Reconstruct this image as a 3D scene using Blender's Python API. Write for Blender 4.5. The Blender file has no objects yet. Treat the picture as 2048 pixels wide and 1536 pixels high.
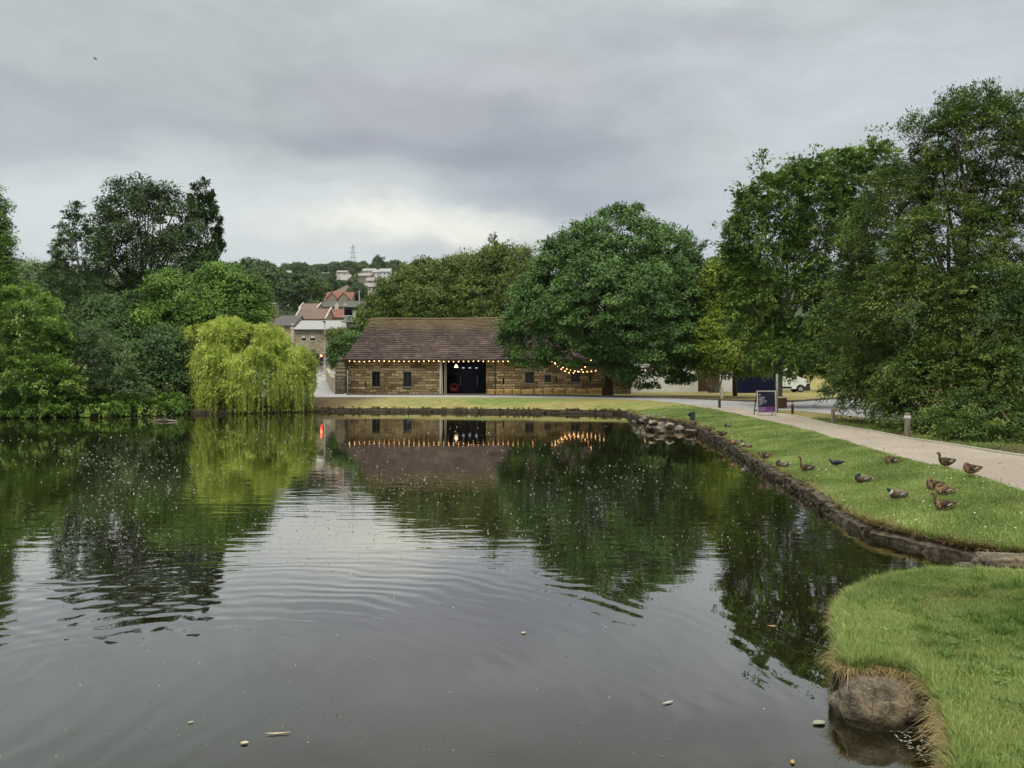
import bpy, bmesh, math, random
import numpy as np
from mathutils import Vector, Matrix, noise as mnoise
from mathutils.geometry import delaunay_2d_cdt

# ------------------------------------------------------------------ camera, sky, sun, exposure
S = bpy.context.scene
COL = S.collection
F, CX, HY, CH = 1538.0, 1024.0, 757.0, 2.3      # focal (px of a 2048 wide frame), centre, horizon row, eye height above the water
cam_d = bpy.data.cameras.new('camera'); cam = bpy.data.objects.new('camera', cam_d); COL.objects.link(cam)
cam_d.sensor_width = 36.0; cam_d.lens = 36.0*F/2048.0; cam_d.shift_y = -(768.0-HY)/2048.0
cam_d.clip_start = 0.1; cam_d.clip_end = 6000
cam.location = (0, 0, CH); cam.rotation_euler = (math.radians(90), 0, 0)
S.camera = cam
S.render.engine = 'CYCLES'
S.cycles.use_denoising = True
S.cycles.denoiser = 'OPENIMAGEDENOISE'
S.cycles.max_bounces = 6; S.cycles.diffuse_bounces = 3; S.cycles.glossy_bounces = 3; S.cycles.transmission_bounces = 3
S.cycles.sample_clamp_indirect = 4.0
S.cycles.caustics_reflective = False; S.cycles.caustics_refractive = False
S.view_settings.view_transform = 'Standard'; S.view_settings.look = 'None'
S.view_settings.exposure = 0.0; S.view_settings.gamma = 1.0
try: S.view_settings.use_curve_mapping = False
except Exception: pass

SUN_EL, SUN_AZ = math.radians(52), math.radians(205)   # azimuth measured from +Y clockwise: behind the camera, slightly left
sd = bpy.data.lights.new('sun', 'SUN'); sd.energy = 1.5; sd.angle = math.radians(20); sd.color = (1.0, 0.92, 0.78)
so = bpy.data.objects.new('sun', sd); COL.objects.link(so)
sv = Vector((math.sin(SUN_AZ)*math.cos(SUN_EL), math.cos(SUN_AZ)*math.cos(SUN_EL), math.sin(SUN_EL)))
so.rotation_euler = sv.to_track_quat('Z', 'Y').to_euler(); so.location = (0, 0, 60)

W = bpy.data.worlds.new('World'); S.world = W; W.use_nodes = True
def lin(r, g, b):
    f = lambda c: (c/255/12.92) if c/255 <= .04045 else ((c/255+.055)/1.055)**2.4
    return (f(r), f(g), f(b), 1)
def build_world():
    nt = W.node_tree; N = nt.nodes; L = nt.links; N.clear()
    out = N.new('ShaderNodeOutputWorld'); bg = N.new('ShaderNodeBackground'); bg.inputs[1].default_value = 0.1
    L.new(bg.outputs[0], out.inputs[0])
    sky = N.new('ShaderNodeTexSky'); sky.sky_type = 'NISHITA'; sky.sun_disc = False
    sky.sun_elevation = SUN_EL; sky.sun_rotation = SUN_AZ
    tc = N.new('ShaderNodeTexCoord')
    nrm = N.new('ShaderNodeVectorMath'); nrm.operation = 'NORMALIZE'; L.new(tc.outputs['Generated'], nrm.inputs[0])
    D = nrm.outputs[0]
    # domain warp so that cloud edges are soft and irregular
    def noise(scale, vec, detail=4, rough=.55, mp=None):
        if mp:
            m = N.new('ShaderNodeMapping'); m.inputs['Scale'].default_value = mp; L.new(vec, m.inputs[0]); vec = m.outputs[0]
        n = N.new('ShaderNodeTexNoise'); n.inputs['Scale'].default_value = scale; n.inputs['Detail'].default_value = detail
        n.inputs['Roughness'].default_value = rough; L.new(vec, n.inputs['Vector']); return n
    w = noise(3.0, D, 5, .55, (1, 1, 2.2))
    sub = N.new('ShaderNodeVectorMath'); sub.operation = 'SUBTRACT'; L.new(w.outputs['Color'], sub.inputs[0]); sub.inputs[1].default_value = (.5, .5, .5)
    sc = N.new('ShaderNodeVectorMath'); sc.operation = 'MULTIPLY'; L.new(sub.outputs[0], sc.inputs[0]); sc.inputs[1].default_value = (.30, .10, .16)
    ad = N.new('ShaderNodeVectorMath'); ad.operation = 'ADD'; L.new(D, ad.inputs[0]); L.new(sc.outputs[0], ad.inputs[1])
    WD = ad.outputs[0]
    col = None
    def mix(fac, a, b):
        m = N.new('ShaderNodeMix'); m.data_type = 'RGBA'
        if isinstance(fac, float): m.inputs[0].default_value = fac
        else: L.new(fac, m.inputs[0])
        for s, v in ((6, a), (7, b)):
            if isinstance(v, tuple): m.inputs[s].default_value = v
            else: L.new(v, m.inputs[s])
        return m.outputs[2]
    def blob(px, py, rx, ry, amt, warp=True):
        d = Vector((px-CX, F, HY-py)).normalized()
        s = N.new('ShaderNodeVectorMath'); s.operation = 'SUBTRACT'; L.new(WD if warp else D, s.inputs[0]); s.inputs[1].default_value = d
        k = N.new('ShaderNodeVectorMath'); k.operation = 'MULTIPLY'; L.new(s.outputs[0], k.inputs[0])
        k.inputs[1].default_value = (F/rx, .8, F/ry)
        l = N.new('ShaderNodeVectorMath'); l.operation = 'LENGTH'; L.new(k.outputs[0], l.inputs[0])
        r = N.new('ShaderNodeMapRange'); r.interpolation_type = 'SMOOTHERSTEP'
        r.inputs[1].default_value = 1.35; r.inputs[2].default_value = 0.0; r.inputs[3].default_value = 0; r.inputs[4].default_value = amt
        L.new(l.outputs['Value'], r.inputs[0]); return r.outputs[0]
    def k10(c, k=10.0): return (c[0]*k, c[1]*k, c[2]*k, 1)
    n1 = noise(2.3, D, 6, .55, (1, 1, 2.6))
    r1 = N.new('ShaderNodeMapRange'); r1.interpolation_type = 'SMOOTHSTEP'; r1.inputs[1].default_value = .36; r1.inputs[2].default_value = .64
    L.new(n1.outputs['Fac'], r1.inputs[0])
    col = mix(r1.outputs[0], k10(lin(176, 182, 186)), k10(lin(196, 203, 204)))
    for (px, py, rx, ry, amt, c) in SKY_BLOBS:
        col = mix(blob(px, py, rx, ry, amt), col, k10(lin(*c)))
    n2 = noise(9.0, WD, 6, .6, (1, 1, 3.2))
    r2 = N.new('ShaderNodeMapRange'); r2.inputs[1].default_value = .3; r2.inputs[2].default_value = .7; r2.inputs[3].default_value = .99; r2.inputs[4].default_value = 1.15
    L.new(n2.outputs['Fac'], r2.inputs[0])
    mu = N.new('ShaderNodeVectorMath'); mu.operation = 'SCALE'; L.new(col, mu.inputs[0]); L.new(r2.outputs[0], mu.inputs['Scale'])
    # the overcast is brightest overhead, as real overcast skies are
    sep = N.new('ShaderNodeSeparateXYZ'); L.new(D, sep.inputs[0])
    rz = N.new('ShaderNodeMapRange'); rz.interpolation_type = 'SMOOTHSTEP'
    rz.inputs[1].default_value = .42; rz.inputs[2].default_value = .95; rz.inputs[3].default_value = 1.0; rz.inputs[4].default_value = ZEN
    L.new(sep.outputs['Z'], rz.inputs[0])
    mu2 = N.new('ShaderNodeVectorMath'); mu2.operation = 'SCALE'; L.new(mu.outputs[0], mu2.inputs[0]); L.new(rz.outputs[0], mu2.inputs['Scale'])
    wz = N.new('ShaderNodeMapRange'); wz.inputs[1].default_value = .42; wz.inputs[2].default_value = .8; L.new(sep.outputs['Z'], wz.inputs[0])
    wt = mix(wz.outputs[0], (1, 1, 1, 1), (1.08, 1.0, .86, 1))
    mu3 = N.new('ShaderNodeVectorMath'); mu3.operation = 'MULTIPLY'; L.new(mu2.outputs[0], mu3.inputs[0]); L.new(wt, mu3.inputs[1]); mu2 = mu3
    fin = mix(.96, sky.outputs[0], mu2.outputs[0])
    L.new(fin, bg.inputs[0])
ZEN = 5.4
SKY_BLOBS = [
    (100, 60, 620, 240, .7, (177, 187, 187)),
    (60, 215, 330, 80, .6, (166, 175, 184)),
    (90, 400, 680, 110, .9, (208, 217, 217)),
    (620, 450, 600, 115, .85, (212, 217, 217)),
    (1500, 180, 700, 130, .5, (184, 190, 197)),
    (1880, 180, 460, 150, .7, (200, 206, 211)),
    (1320, 80, 280, 55, .4, (168, 171, 182)),
    (1500, 430, 460, 100, .6, (188, 195, 204)),
    (830, 205, 300, 70, .75, (166, 168, 177)),
    (1000, 310, 340, 80, .9, (153, 157, 170)),
    (740, 285, 220, 45, .75, (158, 161, 174)),
    (1150, 385, 280, 55, .7, (160, 165, 178)),
    (850, 470, 330, 46, .95, (240, 240, 228)),
    (1000, 185, 130, 45, .6, (194, 196, 200)),
]
build_world()

# ------------------------------------------------------------------ helpers
def tag(o, label=None, cat=None, group=None, kind=None):
    if label: o['label'] = label
    if cat: o['category'] = cat
    if group: o['group'] = group
    if kind: o['kind'] = kind
    return o
def thing(name, label, cat, loc=(0, 0, 0), rz=0, group=None, scale=1):
    o = bpy.data.objects.new(name, None); COL.objects.link(o); o.empty_display_size = .2
    o.location = loc; o.rotation_euler = (0, 0, rz); o.scale = (scale,)*3
    return tag(o, label, cat, group)
class MB:
    def __init__(s): s.v = []; s.f = []; s.m = []; s.cur = 0
    def add(s, vs, fs, mat=None):
        b = len(s.v); s.v += [tuple(v) for v in vs]; s.f += [tuple(b+i for i in f) for f in fs]
        s.m += [s.cur if mat is None else mat]*len(fs)
    def box(s, x0, x1, y0, y1, z0, z1, mat=None, rot=None, org=(0, 0, 0)):
        vs = [Vector((x, y, z)) for z in (z0, z1) for y in (y0, y1) for x in (x0, x1)]
        if rot is not None:
            og = Vector(org); vs = [rot @ (v-og)+og for v in vs]
        s.add(vs, [(0, 2, 3, 1), (4, 5, 7, 6), (0, 1, 5, 4), (2, 6, 7, 3), (0, 4, 6, 2), (1, 3, 7, 5)], mat)
    def tube(s, pts, rs, n=8, mat=None, cap=True):
        pts = [Vector(p) for p in pts]
        if isinstance(rs, (int, float)): rs = [rs]*len(pts)
        vs = []; up = Vector((0, 0, 1))
        for i, p in enumerate(pts):
            t = (pts[min(i+1, len(pts)-1)]-pts[max(i-1, 0)])
            t = t.normalized() if t.length > 1e-9 else up
            a = t.cross(up if abs(t.z) < .95 else Vector((1, 0, 0))).normalized(); b = t.cross(a)
            for k in range(n):
                th = 2*math.pi*k/n; vs.append(p+(a*math.cos(th)+b*math.sin(th))*rs[i])
        fs = [(i*n+k, i*n+(k+1) % n, (i+1)*n+(k+1) % n, (i+1)*n+k) for i in range(len(pts)-1) for k in range(n)]
        if cap: fs += [tuple(range(n))[::-1], tuple((len(pts)-1)*n+k for k in range(n))]
        s.add(vs, fs, mat)
    def lathe(s, prof, c=(0, 0, 0), n=16, mat=None):
        vs = [(c[0]+r*math.cos(2*math.pi*k/n), c[1]+r*math.sin(2*math.pi*k/n), c[2]+z) for r, z in prof for k in range(n)]
        fs = [(i*n+k, i*n+(k+1) % n, (i+1)*n+(k+1) % n, (i+1)*n+k) for i in range(len(prof)-1) for k in range(n)]
        fs += [tuple(range(n))[::-1], tuple((len(prof)-1)*n+k for k in range(n))]
        s.add(vs, fs, mat)
    def prism(s, poly, axis, a, b, mat=None):          # poly in the plane across axis, extruded a..b
        def mk(u, v, w): return {'x': (w, u, v), 'y': (u, w, v), 'z': (u, v, w)}[axis]
        n = len(poly); vs = [mk(u, v, a) for u, v in poly]+[mk(u, v, b) for u, v in poly]
        s.add(vs, [tuple(range(n)), tuple(range(n, 2*n))[::-1]]+[(i, i+n, (i+1) % n+n, (i+1) % n) for i in range(n)], mat)
    def build(s, name, mats, parent=None, smooth=False, bevel=0, loc=None):
        me = bpy.data.meshes.new(name); me.from_pydata(s.v, [], s.f); me.validate()
        if not isinstance(mats, (list, tuple)): mats = [mats]
        for m in mats: me.materials.append(m)
        if len(mats) > 1 and len(me.polygons) == len(s.m): me.polygons.foreach_set('material_index', s.m)
        bm = bmesh.new(); bm.from_mesh(me); bmesh.ops.recalc_face_normals(bm, faces=bm.faces)
        if bevel: bmesh.ops.bevel(bm, geom=list(bm.edges), offset=bevel, segments=2, affect='EDGES', profile=.6)
        if smooth:
            for f in bm.faces: f.smooth = True
        bm.to_mesh(me); bm.free()
        o = bpy.data.objects.new(name, me); COL.objects.link(o)
        if parent is not None: o.parent = parent
        if loc is not None: o.location = loc
        return o
def npmesh(name, V, quads, mats, parent=None, var=None, attrs=None, tris=None):
    """mesh from numpy arrays; quads (n,k) indices"""
    me = bpy.data.meshes.new(name); k = quads.shape[1]; n = quads.shape[0]
    me.vertices.add(len(V)); me.vertices.foreach_set('co', np.ascontiguousarray(V, dtype=np.float32).ravel())
    me.loops.add(n*k); me.loops.foreach_set('vertex_index', np.ascontiguousarray(quads, dtype=np.int32).ravel())
    me.polygons.add(n); me.polygons.foreach_set('loop_start', np.arange(0, n*k, k, dtype=np.int32))
    try: me.polygons.foreach_set('loop_total', np.full(n, k, dtype=np.int32))
    except Exception: pass
    me.update(calc_edges=True)
    if var is not None:
        a = me.attributes.new('var', 'FLOAT', 'FACE'); a.data.foreach_set('value', np.ascontiguousarray(var, dtype=np.float32))
    for nm, arr in (attrs or {}).items():
        a = me.attributes.new(nm, 'FLOAT', 'POINT'); a.data.foreach_set('value', np.ascontiguousarray(arr, dtype=np.float32))
    for m in (mats if isinstance(mats, (list, tuple)) else [mats]): me.materials.append(m)
    o = bpy.data.objects.new(name, me); COL.objects.link(o)
    if parent is not None: o.parent = parent
    return o
def copy_tree(o, parent=None):
    c = o.copy(); COL.objects.link(c); c.parent = parent
    for ch in list(o.children): copy_tree(ch, c)
    return c
def ss(a, b, x):
    t = np.clip((np.asarray(x, float)-a)/(b-a), 0, 1); return t*t*(3-2*t)
def unit(a): return a/np.maximum(np.linalg.norm(a, axis=-1, keepdims=True), 1e-9)
def PD(px, py, Y): return Vector(((px-CX)*Y/F, Y, CH-(py-HY)*Y/F))      # a photo pixel at depth Y
def wnoise(x, y, s=1.0, seed=0):      # cheap smooth noise, vectorised
    x = np.asarray(x, float)*s+seed*17.3; y = np.asarray(y, float)*s-seed*9.1
    return (np.sin(x*1.3+1.7*np.sin(y*.9+seed))+np.sin(y*1.7+1.3*np.sin(x*1.1))+np.sin((x+y)*.8+2*np.sin(x*.37-y*.53)))/3

# ------------------------------------------------------------------ materials
def mat(name, rough=.7, spec=.3, metal=0):
    m = bpy.data.materials.new(name); m.use_nodes = True; b = m.node_tree.nodes['Principled BSDF']
    b.inputs['Roughness'].default_value = rough; b.inputs['Specular IOR Level'].default_value = spec; b.inputs['Metallic'].default_value = metal
    return m, m.node_tree.nodes, m.node_tree.links, b
def ramp(N, L, fac, stops):
    r = N.new('ShaderNodeValToRGB'); e = r.color_ramp.elements
    while len(e) < len(stops): e.new(.5)
    for i, (p, c) in enumerate(stops): e[i].position = p; e[i].color = (*c[:3], 1)
    L.new(fac, r.inputs[0]); return r.outputs[0]
def ntex(N, L, scale, detail=4, rough=.6, coord='Object', mp=None):
    tc = N.new('ShaderNodeTexCoord'); v = tc.outputs[coord]
    if mp:
        m = N.new('ShaderNodeMapping'); m.inputs['Scale'].default_value = mp; L.new(v, m.inputs[0]); v = m.outputs[0]
    n = N.new('ShaderNodeTexNoise'); n.inputs['Scale'].default_value = scale; n.inputs['Detail'].default_value = detail; n.inputs['Roughness'].default_value = rough
    L.new(v, n.inputs['Vector']); return n.outputs['Fac']
def mixc(N, L, fac, a, b, mode='MIX'):
    m = N.new('ShaderNodeMix'); m.data_type = 'RGBA'; m.blend_type = mode
    if isinstance(fac, (float, int)): m.inputs[0].default_value = fac
    else: L.new(fac, m.inputs[0])
    for s, v in ((6, a), (7, b)):
        if isinstance(v, tuple): m.inputs[s].default_value = (*v[:3], 1)
        else: L.new(v, m.inputs[s])
    return m.outputs[2]
def bump(N, L, b, h, dist, strength=1.0):
    u = N.new('ShaderNodeBump'); u.inputs['Distance'].default_value = dist; u.inputs['Strength'].default_value = strength
    L.new(h, u.inputs['Height']); L.new(u.outputs[0], b.inputs['Normal']); return u
def simple(name, c1, c2=None, scale=3, rough=.7, spec=.3, bmp=0, metal=0, detail=5, mp=None, lo=.35, hi=.65):
    m, N, L, b = mat(name, rough, spec, metal)
    f = ntex(N, L, scale, detail, mp=mp)
    L.new(ramp(N, L, f, [(lo, c1), (hi, c2 or tuple(c*.75 for c in c1))]), b.inputs['Base Color'])
    if bmp: bump(N, L, b, f, bmp)
    return m
def leafmat(name, c1, c2, c3, trans=.22, rough=.55):
    """leaf colours vary leaf by leaf (var) and sprig by sprig (noise)"""
    m = bpy.data.materials.new(name); m.use_nodes = True; N = m.node_tree.nodes; L = m.node_tree.links; N.clear()
    at = N.new('ShaderNodeAttribute'); at.attribute_name = 'var'
    f = ntex(N, L, .55, 3)
    ad = N.new('ShaderNodeMath'); ad.operation = 'MULTIPLY_ADD'; L.new(at.outputs['Fac'], ad.inputs[0]); ad.inputs[1].default_value = .55; L.new(f, ad.inputs[2])
    s = N.new('ShaderNodeMath'); s.operation = 'SUBTRACT'; L.new(ad.outputs[0], s.inputs[0]); s.inputs[1].default_value = .28
    c = ramp(N, L, s.outputs[0], [(.18, c1), (.5, c2), (.85, c3)])
    p = N.new('ShaderNodeBsdfPrincipled'); p.inputs['Roughness'].default_value = rough; p.inputs['Specular IOR Level'].default_value = .25
    t = N.new('ShaderNodeBsdfTranslucent'); L.new(c, p.inputs['Base Color']); L.new(c, t.inputs['Color'])
    mx = N.new('ShaderNodeMixShader'); mx.inputs[0].default_value = trans; L.new(p.outputs[0], mx.inputs[1]); L.new(t.outputs[0], mx.inputs[2])
    o = N.new('ShaderNodeOutputMaterial'); L.new(mx.outputs[0], o.inputs[0]); return m
def emit(name, c, k):
    m = bpy.data.materials.new(name); m.use_nodes = True; N = m.node_tree.nodes; L = m.node_tree.links; N.clear()
    e = N.new('ShaderNodeEmission'); e.inputs[0].default_value = (*c, 1); e.inputs[1].default_value = k
    o = N.new('ShaderNodeOutputMaterial'); L.new(e.outputs[0], o.inputs[0]); return m

def stone_wall_mat(name, c1, c2, c3, mortar, bw=.5, rh=.19, xaxis='X', soot=.5):
    m, N, L, b = mat(name, .88, .2)
    tc = N.new('ShaderNodeTexCoord'); sx = N.new('ShaderNodeSeparateXYZ'); L.new(tc.outputs['Object'], sx.inputs[0])
    sm = N.new('ShaderNodeMath'); sm.operation = 'ADD'; L.new(sx.outputs['X'], sm.inputs[0]); L.new(sx.outputs['Y'], sm.inputs[1])
    cb = N.new('ShaderNodeCombineXYZ'); L.new(sm.outputs[0], cb.inputs[0]); L.new(sx.outputs['Z'], cb.inputs[1])
    wn = N.new('ShaderNodeTexNoise'); wn.inputs['Scale'].default_value = 1.3; wn.inputs['Detail'].default_value = 3; L.new(cb.outputs[0], wn.inputs['Vector'])
    wa = N.new('ShaderNodeVectorMath'); wa.operation = 'MULTIPLY_ADD'; L.new(wn.outputs['Color'], wa.inputs[0]); wa.inputs[1].default_value = (.22, .12, 0); L.new(cb.outputs[0], wa.inputs[2])
    br = N.new('ShaderNodeTexBrick'); br.inputs['Scale'].default_value = 1; br.inputs['Brick Width'].default_value = bw; br.inputs['Row Height'].default_value = rh
    br.inputs['Mortar Size'].default_value = .022; br.inputs['Mortar Smooth'].default_value = .4; br.inputs['Bias'].default_value = 0; br.offset = .45; br.squash = 1.5; br.squash_frequency = 3
    br.inputs['Color1'].default_value = (0, 0, 0, 1); br.inputs['Color2'].default_value = (1, 1, 1, 1); br.inputs['Mortar'].default_value = (.5, .5, .5, 1)
    L.new(wa.outputs[0], br.inputs['Vector'])
    bw_ = N.new('ShaderNodeRGBToBW'); L.new(br.outputs['Color'], bw_.inputs[0])
    col = ramp(N, L, bw_.outputs[0], [(0, c1), (.45, c2), (1, c3)])
    f = ntex(N, L, 7, 5); g = ntex(N, L, .5, 3)
    col = mixc(N, L, ramp(N, L, f, [(.42, (0, 0, 0)), (.62, (.75, .75, .75))]), col, tuple(x*.35 for x in c1))
    col = mixc(N, L, ramp(N, L, g, [(.45, (0, 0, 0)), (.7, (soot,)*3)]), col, tuple(x*.3 for x in c1))
    col = mixc(N, L, br.outputs['Fac'], col, mortar)
    L.new(col, b.inputs['Base Color'])
    inv = N.new('ShaderNodeMath'); inv.operation = 'SUBTRACT'; inv.inputs[0].default_value = 1; L.new(br.outputs['Fac'], inv.inputs[1])
    h = N.new('ShaderNodeMath'); h.operation = 'MULTIPLY_ADD'; L.new(f, h.inputs[0]); h.inputs[1].default_value = .5; L.new(inv.outputs[0], h.inputs[2])
    bump(N, L, b, h.outputs[0], .03); return m

M = {}
M['barn_stone'] = stone_wall_mat('barn_stone', (.14, .10, .05), (.36, .27, .15), (.56, .44, .26), (.030, .022, .014), bw=.72, rh=.255)
M['town_stone'] = stone_wall_mat('town_stone', (.34, .295, .21), (.42, .37, .27), (.50, .44, .33), (.3, .26, .19), bw=.6, rh=.3, soot=.15)
M['pier_stone'] = stone_wall_mat('pier_stone', (.10, .085, .06), (.17, .14, .10), (.22, .18, .12), (.05, .045, .03), bw=.6, rh=.3)
M['bank_stone'] = simple('bank_stone', (.022, .018, .012), (.125, .105, .078), 9, .92, .15, .05, lo=.36, hi=.68, detail=9)
M['rock'] = simple('rock', (.09, .07, .055), (.30, .245, .20), 2.6, .9, .2, .06, lo=.36, hi=.62)
M['gold_stone'] = simple('gold_stone', (.44, .30, .12), (.26, .17, .07), 3, .9, .2, .03)
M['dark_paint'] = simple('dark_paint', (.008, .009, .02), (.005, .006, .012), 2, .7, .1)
M['purple_paint'] = simple('purple_paint', (.018, .008, .038), (.012, .006, .026), 2, .6, .15)
M['window_glass'] = simple('window_glass', (.006, .007, .012), (.012, .014, .02), 3, .12, .3)
M['sill_stone'] = simple('sill_stone', (.24, .2, .14), (.16, .13, .09), 4, .85)
M['iron'] = simple('iron', (.02, .018, .016), (.035, .03, .026), 6, .5, .4)
M['white_paint'] = simple('white_paint', (.62, .63, .62), (.54, .55, .54), 2, .45, .4)
M['cream_wood'] = simple('cream_wood', (.50, .46, .36), (.38, .34, .27), 5, .7)
M['grey_wood'] = simple('grey_wood', (.26, .21, .17), (.17, .14, .11), 6, .8, mp=(1, 1, .2))
M['post_wood'] = simple('post_wood', (.22, .19, .14), (.12, .10, .075), 9, .85, .2, .01, mp=(1, 1, .15))
M['brown_post'] = simple('brown_post', (.07, .035, .02), (.04, .022, .014), 9, .85, .2, .01, mp=(1, 1, .15))
M['bark'] = simple('bark', (.045, .034, .024), (.10, .08, .058), 6, .95, .1, .03, mp=(1, 1, .25))
M['pale_bark'] = simple('pale_bark', (.17, .15, .12), (.28, .25, .2), 5, .9, .1, .02, mp=(1, 1, .3))
M['grey_roof'] = simple('grey_roof', (.27, .27, .27), (.22, .22, .225), 1.5, .6, .3, mp=(1, 1, 6))
M['dark_roof'] = simple('dark_roof', (.055, .052, .055), (.09, .082, .08), 2, .8, mp=(1, 1, 6))
M['brown_roof'] = simple('brown_roof', (.16, .105, .085), (.11, .075, .065), 1.2, .85, mp=(1, 1, 4))
M['red_roof'] = simple('red_roof', (.20, .085, .06), (.13, .062, .048), 1.2, .85, mp=(1, 1, 4))
M['pale_roof'] = simple('pale_roof', (.27, .245, .23), (.20, .185, .18), 1.2, .85, mp=(1, 1, 4))
M['pink_wall'] = simple('pink_wall', (.32, .24, .19), (.26, .20, .155), 1.5, .85)
M['cream_wall'] = simple('cream_wall', (.5, .46, .37), (.42, .38, .31), 1.5, .85)
M['white_wall'] = simple('white_wall', (.58, .58, .56), (.5, .5, .48), 1.5, .8)
M['stone_wall_far'] = simple('stone_wall_far', (.25, .20, .13), (.19, .155, .105), 1.5, .85)
M['charcoal'] = simple('charcoal', (.04, .045, .06), (.03, .034, .045), 2, .5)
M['lamp_steel'] = simple('lamp_steel', (.42, .42, .40), (.36, .36, .34), 3, .5, .4)
M['navy_board'] = simple('navy_board', (.004, .006, .03), (.003, .004, .02), 2, .6, .12)
M['tyre'] = simple('tyre', (.018, .018, .018), (.026, .026, .026), 6, .8)
M['rim'] = simple('rim', (.4, .4, .42), (.3, .3, .32), 6, .35, .5, metal=.6)
M['van_paint'] = simple('van_paint', (.68, .69, .69), (.64, .65, .65), 1, .25, .5)
M['black_plastic'] = simple('black_plastic', (.016, .017, .02), (.024, .025, .028), 4, .5)
M['red_cover'] = simple('red_cover', (.16, .012, .012), (.1, .01, .012), 8, .8)
M['text_white'] = simple('text_white', (.62, .62, .66), (.55, .55, .58), 8, .6)
M['text_pink'] = simple('text_pink', (.50, .36, .50), (.44, .32, .44), 8, .6)
M['strip_purple'] = simple('strip_purple', (.13, .05, .17), (.10, .04, .14), 8, .5)
M['panel_navy'] = simple('panel_navy', (.012, .014, .034), (.009, .01, .025), 4, .4, .5)
M['board_frame'] = simple('board_frame', (.42, .38, .36), (.33, .30, .28), 6, .6)
M['bin_green'] = simple('bin_green', (.018, .05, .045), (.012, .034, .03), 4, .6)
M['bulb'] = emit('bulb', (1.0, .54, .20), 9)
M['pendant'] = emit('pendant', (1.0, .72, .48), 3)
M['downlight'] = emit('downlight', (.65, .75, 1.0), 1.4)
M['red_lamp'] = emit('red_lamp', (1.0, .06, .03), 60)
# ------------------------------------------------------------------ terrain
def flat_z(x, y):
    x = np.asarray(x, float); y = np.asarray(y, float)
    z = .5+.32*ss(30, 72, y)
    z = z+3.1*ss(78, 134, y)*ss(-2, -13, x)
    z = z+np.interp(y, [142, 205, 250, 330, 425, 510, 700, 1600], [0, 14, 21, 32, 46.5, 61, 93, 230])+ss(142, 260, y)*wnoise(x, y, .012, 1)*3
    return z
def G(px, py):                       # the ground point seen at a photo pixel
    lo = 3.0; y = lo
    def h(y): return CH-(py-HY)*y/F-float(flat_z((px-CX)*y/F, y))
    while y < 400 and h(y) > 0: lo = y; y *= 1.01
    hi = y
    for _ in range(30):
        mid = (lo+hi)/2
        if h(mid) > 0: lo = mid
        else: hi = mid
    return ((px-CX)*hi/F, hi)
def WP(px, py): y = F*CH/(py-HY); return ((px-CX)*y/F, y)       # a point of the water seen at a pixel

far_px = [(1996, 1126), (1930, 1116), (1850, 1096), (1780, 1077), (1720, 1057), (1650, 1010), (1600, 979), (1540, 946), (1480, 910), (1440, 886), (1400, 868), (1372, 857),
          (1330, 853), (1290, 846), (1262, 836), (1250, 829), (1150, 827), (1000, 825), (850, 823.5), (700, 823), (600, 823), (500, 826), (350, 829), (200, 832), (0, 836), (-300, 840), (-700, 850)]
right_bank = [(9.2, 8.75), (7.6, 9.1), (6.6, 9.4)]+[WP(*p) for p in far_px]
left_side = [(-60, 30), (-50, 8), (-30, 1.0), (-8, 1.6), (0, 2.2), (1.7, 2.7)]
near_px = [(1912, 1560), (1908, 1510), (1895, 1455), (1880, 1410), (1862, 1375), (1835, 1352), (1760, 1334), (1700, 1338), (1684, 1322), (1676, 1290), (1672, 1250), (1678, 1215), (1698, 1190), (1738, 1172), (1780, 1158), (1850, 1149), (1960, 1146), (2048, 1149)]
def NP_(px, py, z=.28): y = F*(CH-z)/(py-HY); return ((px-CX)*y/F, y)
near_bank = [NP_(*p) for p in near_px]+[(7.2, 8.05), (8.8, 8.1)]
def smooth_poly(P, n=3, closed=False):
    out = []
    for i in range(len(P)-1):
        p0 = P[max(i-1, 0)]; p1 = P[i]; p2 = P[i+1]; p3 = P[min(i+2, len(P)-1)]
        for k in range(n):
            t = k/n
            out.append(tuple(.5*((2*p1[j])+(-p0[j]+p2[j])*t+(2*p0[j]-5*p1[j]+4*p2[j]-p3[j])*t*t+(-p0[j]+3*p1[j]-3*p2[j]+p3[j])*t**3) for j in (0, 1)))
    out.append(tuple(P[-1])); return out
rb = smooth_poly(right_bank, 4); nb = smooth_poly(near_bank, 3)
POND = rb+left_side+nb
PA = np.array(POND)
def inpoly(P, poly):
    P = np.asarray(P, float); poly = np.asarray(poly, float); x, y = P[:, 0], P[:, 1]; c = np.zeros(len(P), bool); j = len(poly)-1
    for i in range(len(poly)):
        xi, yi = poly[i]; xj, yj = poly[j]
        if yi != yj:
            c ^= ((yi > y) != (yj > y)) & (x < (xj-xi)*(y-yi)/(yj-yi)+xi)
        j = i
    return c
def shore_info(P):
    P = np.asarray(P, float); A = PA; B = np.roll(PA, -1, 0); best = np.full(len(P), 1e9); idx = np.zeros(len(P), int)
    for i in range(len(A)):
        d = B[i]-A[i]; l = max(d@d, 1e-12); t = np.clip(((P-A[i])@d)/l, 0, 1); q = A[i]+t[:, None]*d; dd = np.hypot(*(P-q).T)
        m = dd < best; best[m] = dd[m]; idx[m] = i
    return best, idx
NRB = len(rb)
def edge_z(x, y, near):
    z = np.where(near, .28, .16+.14*ss(12, 36, y)-.06*ss(43, 49, y))
    return z
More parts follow.
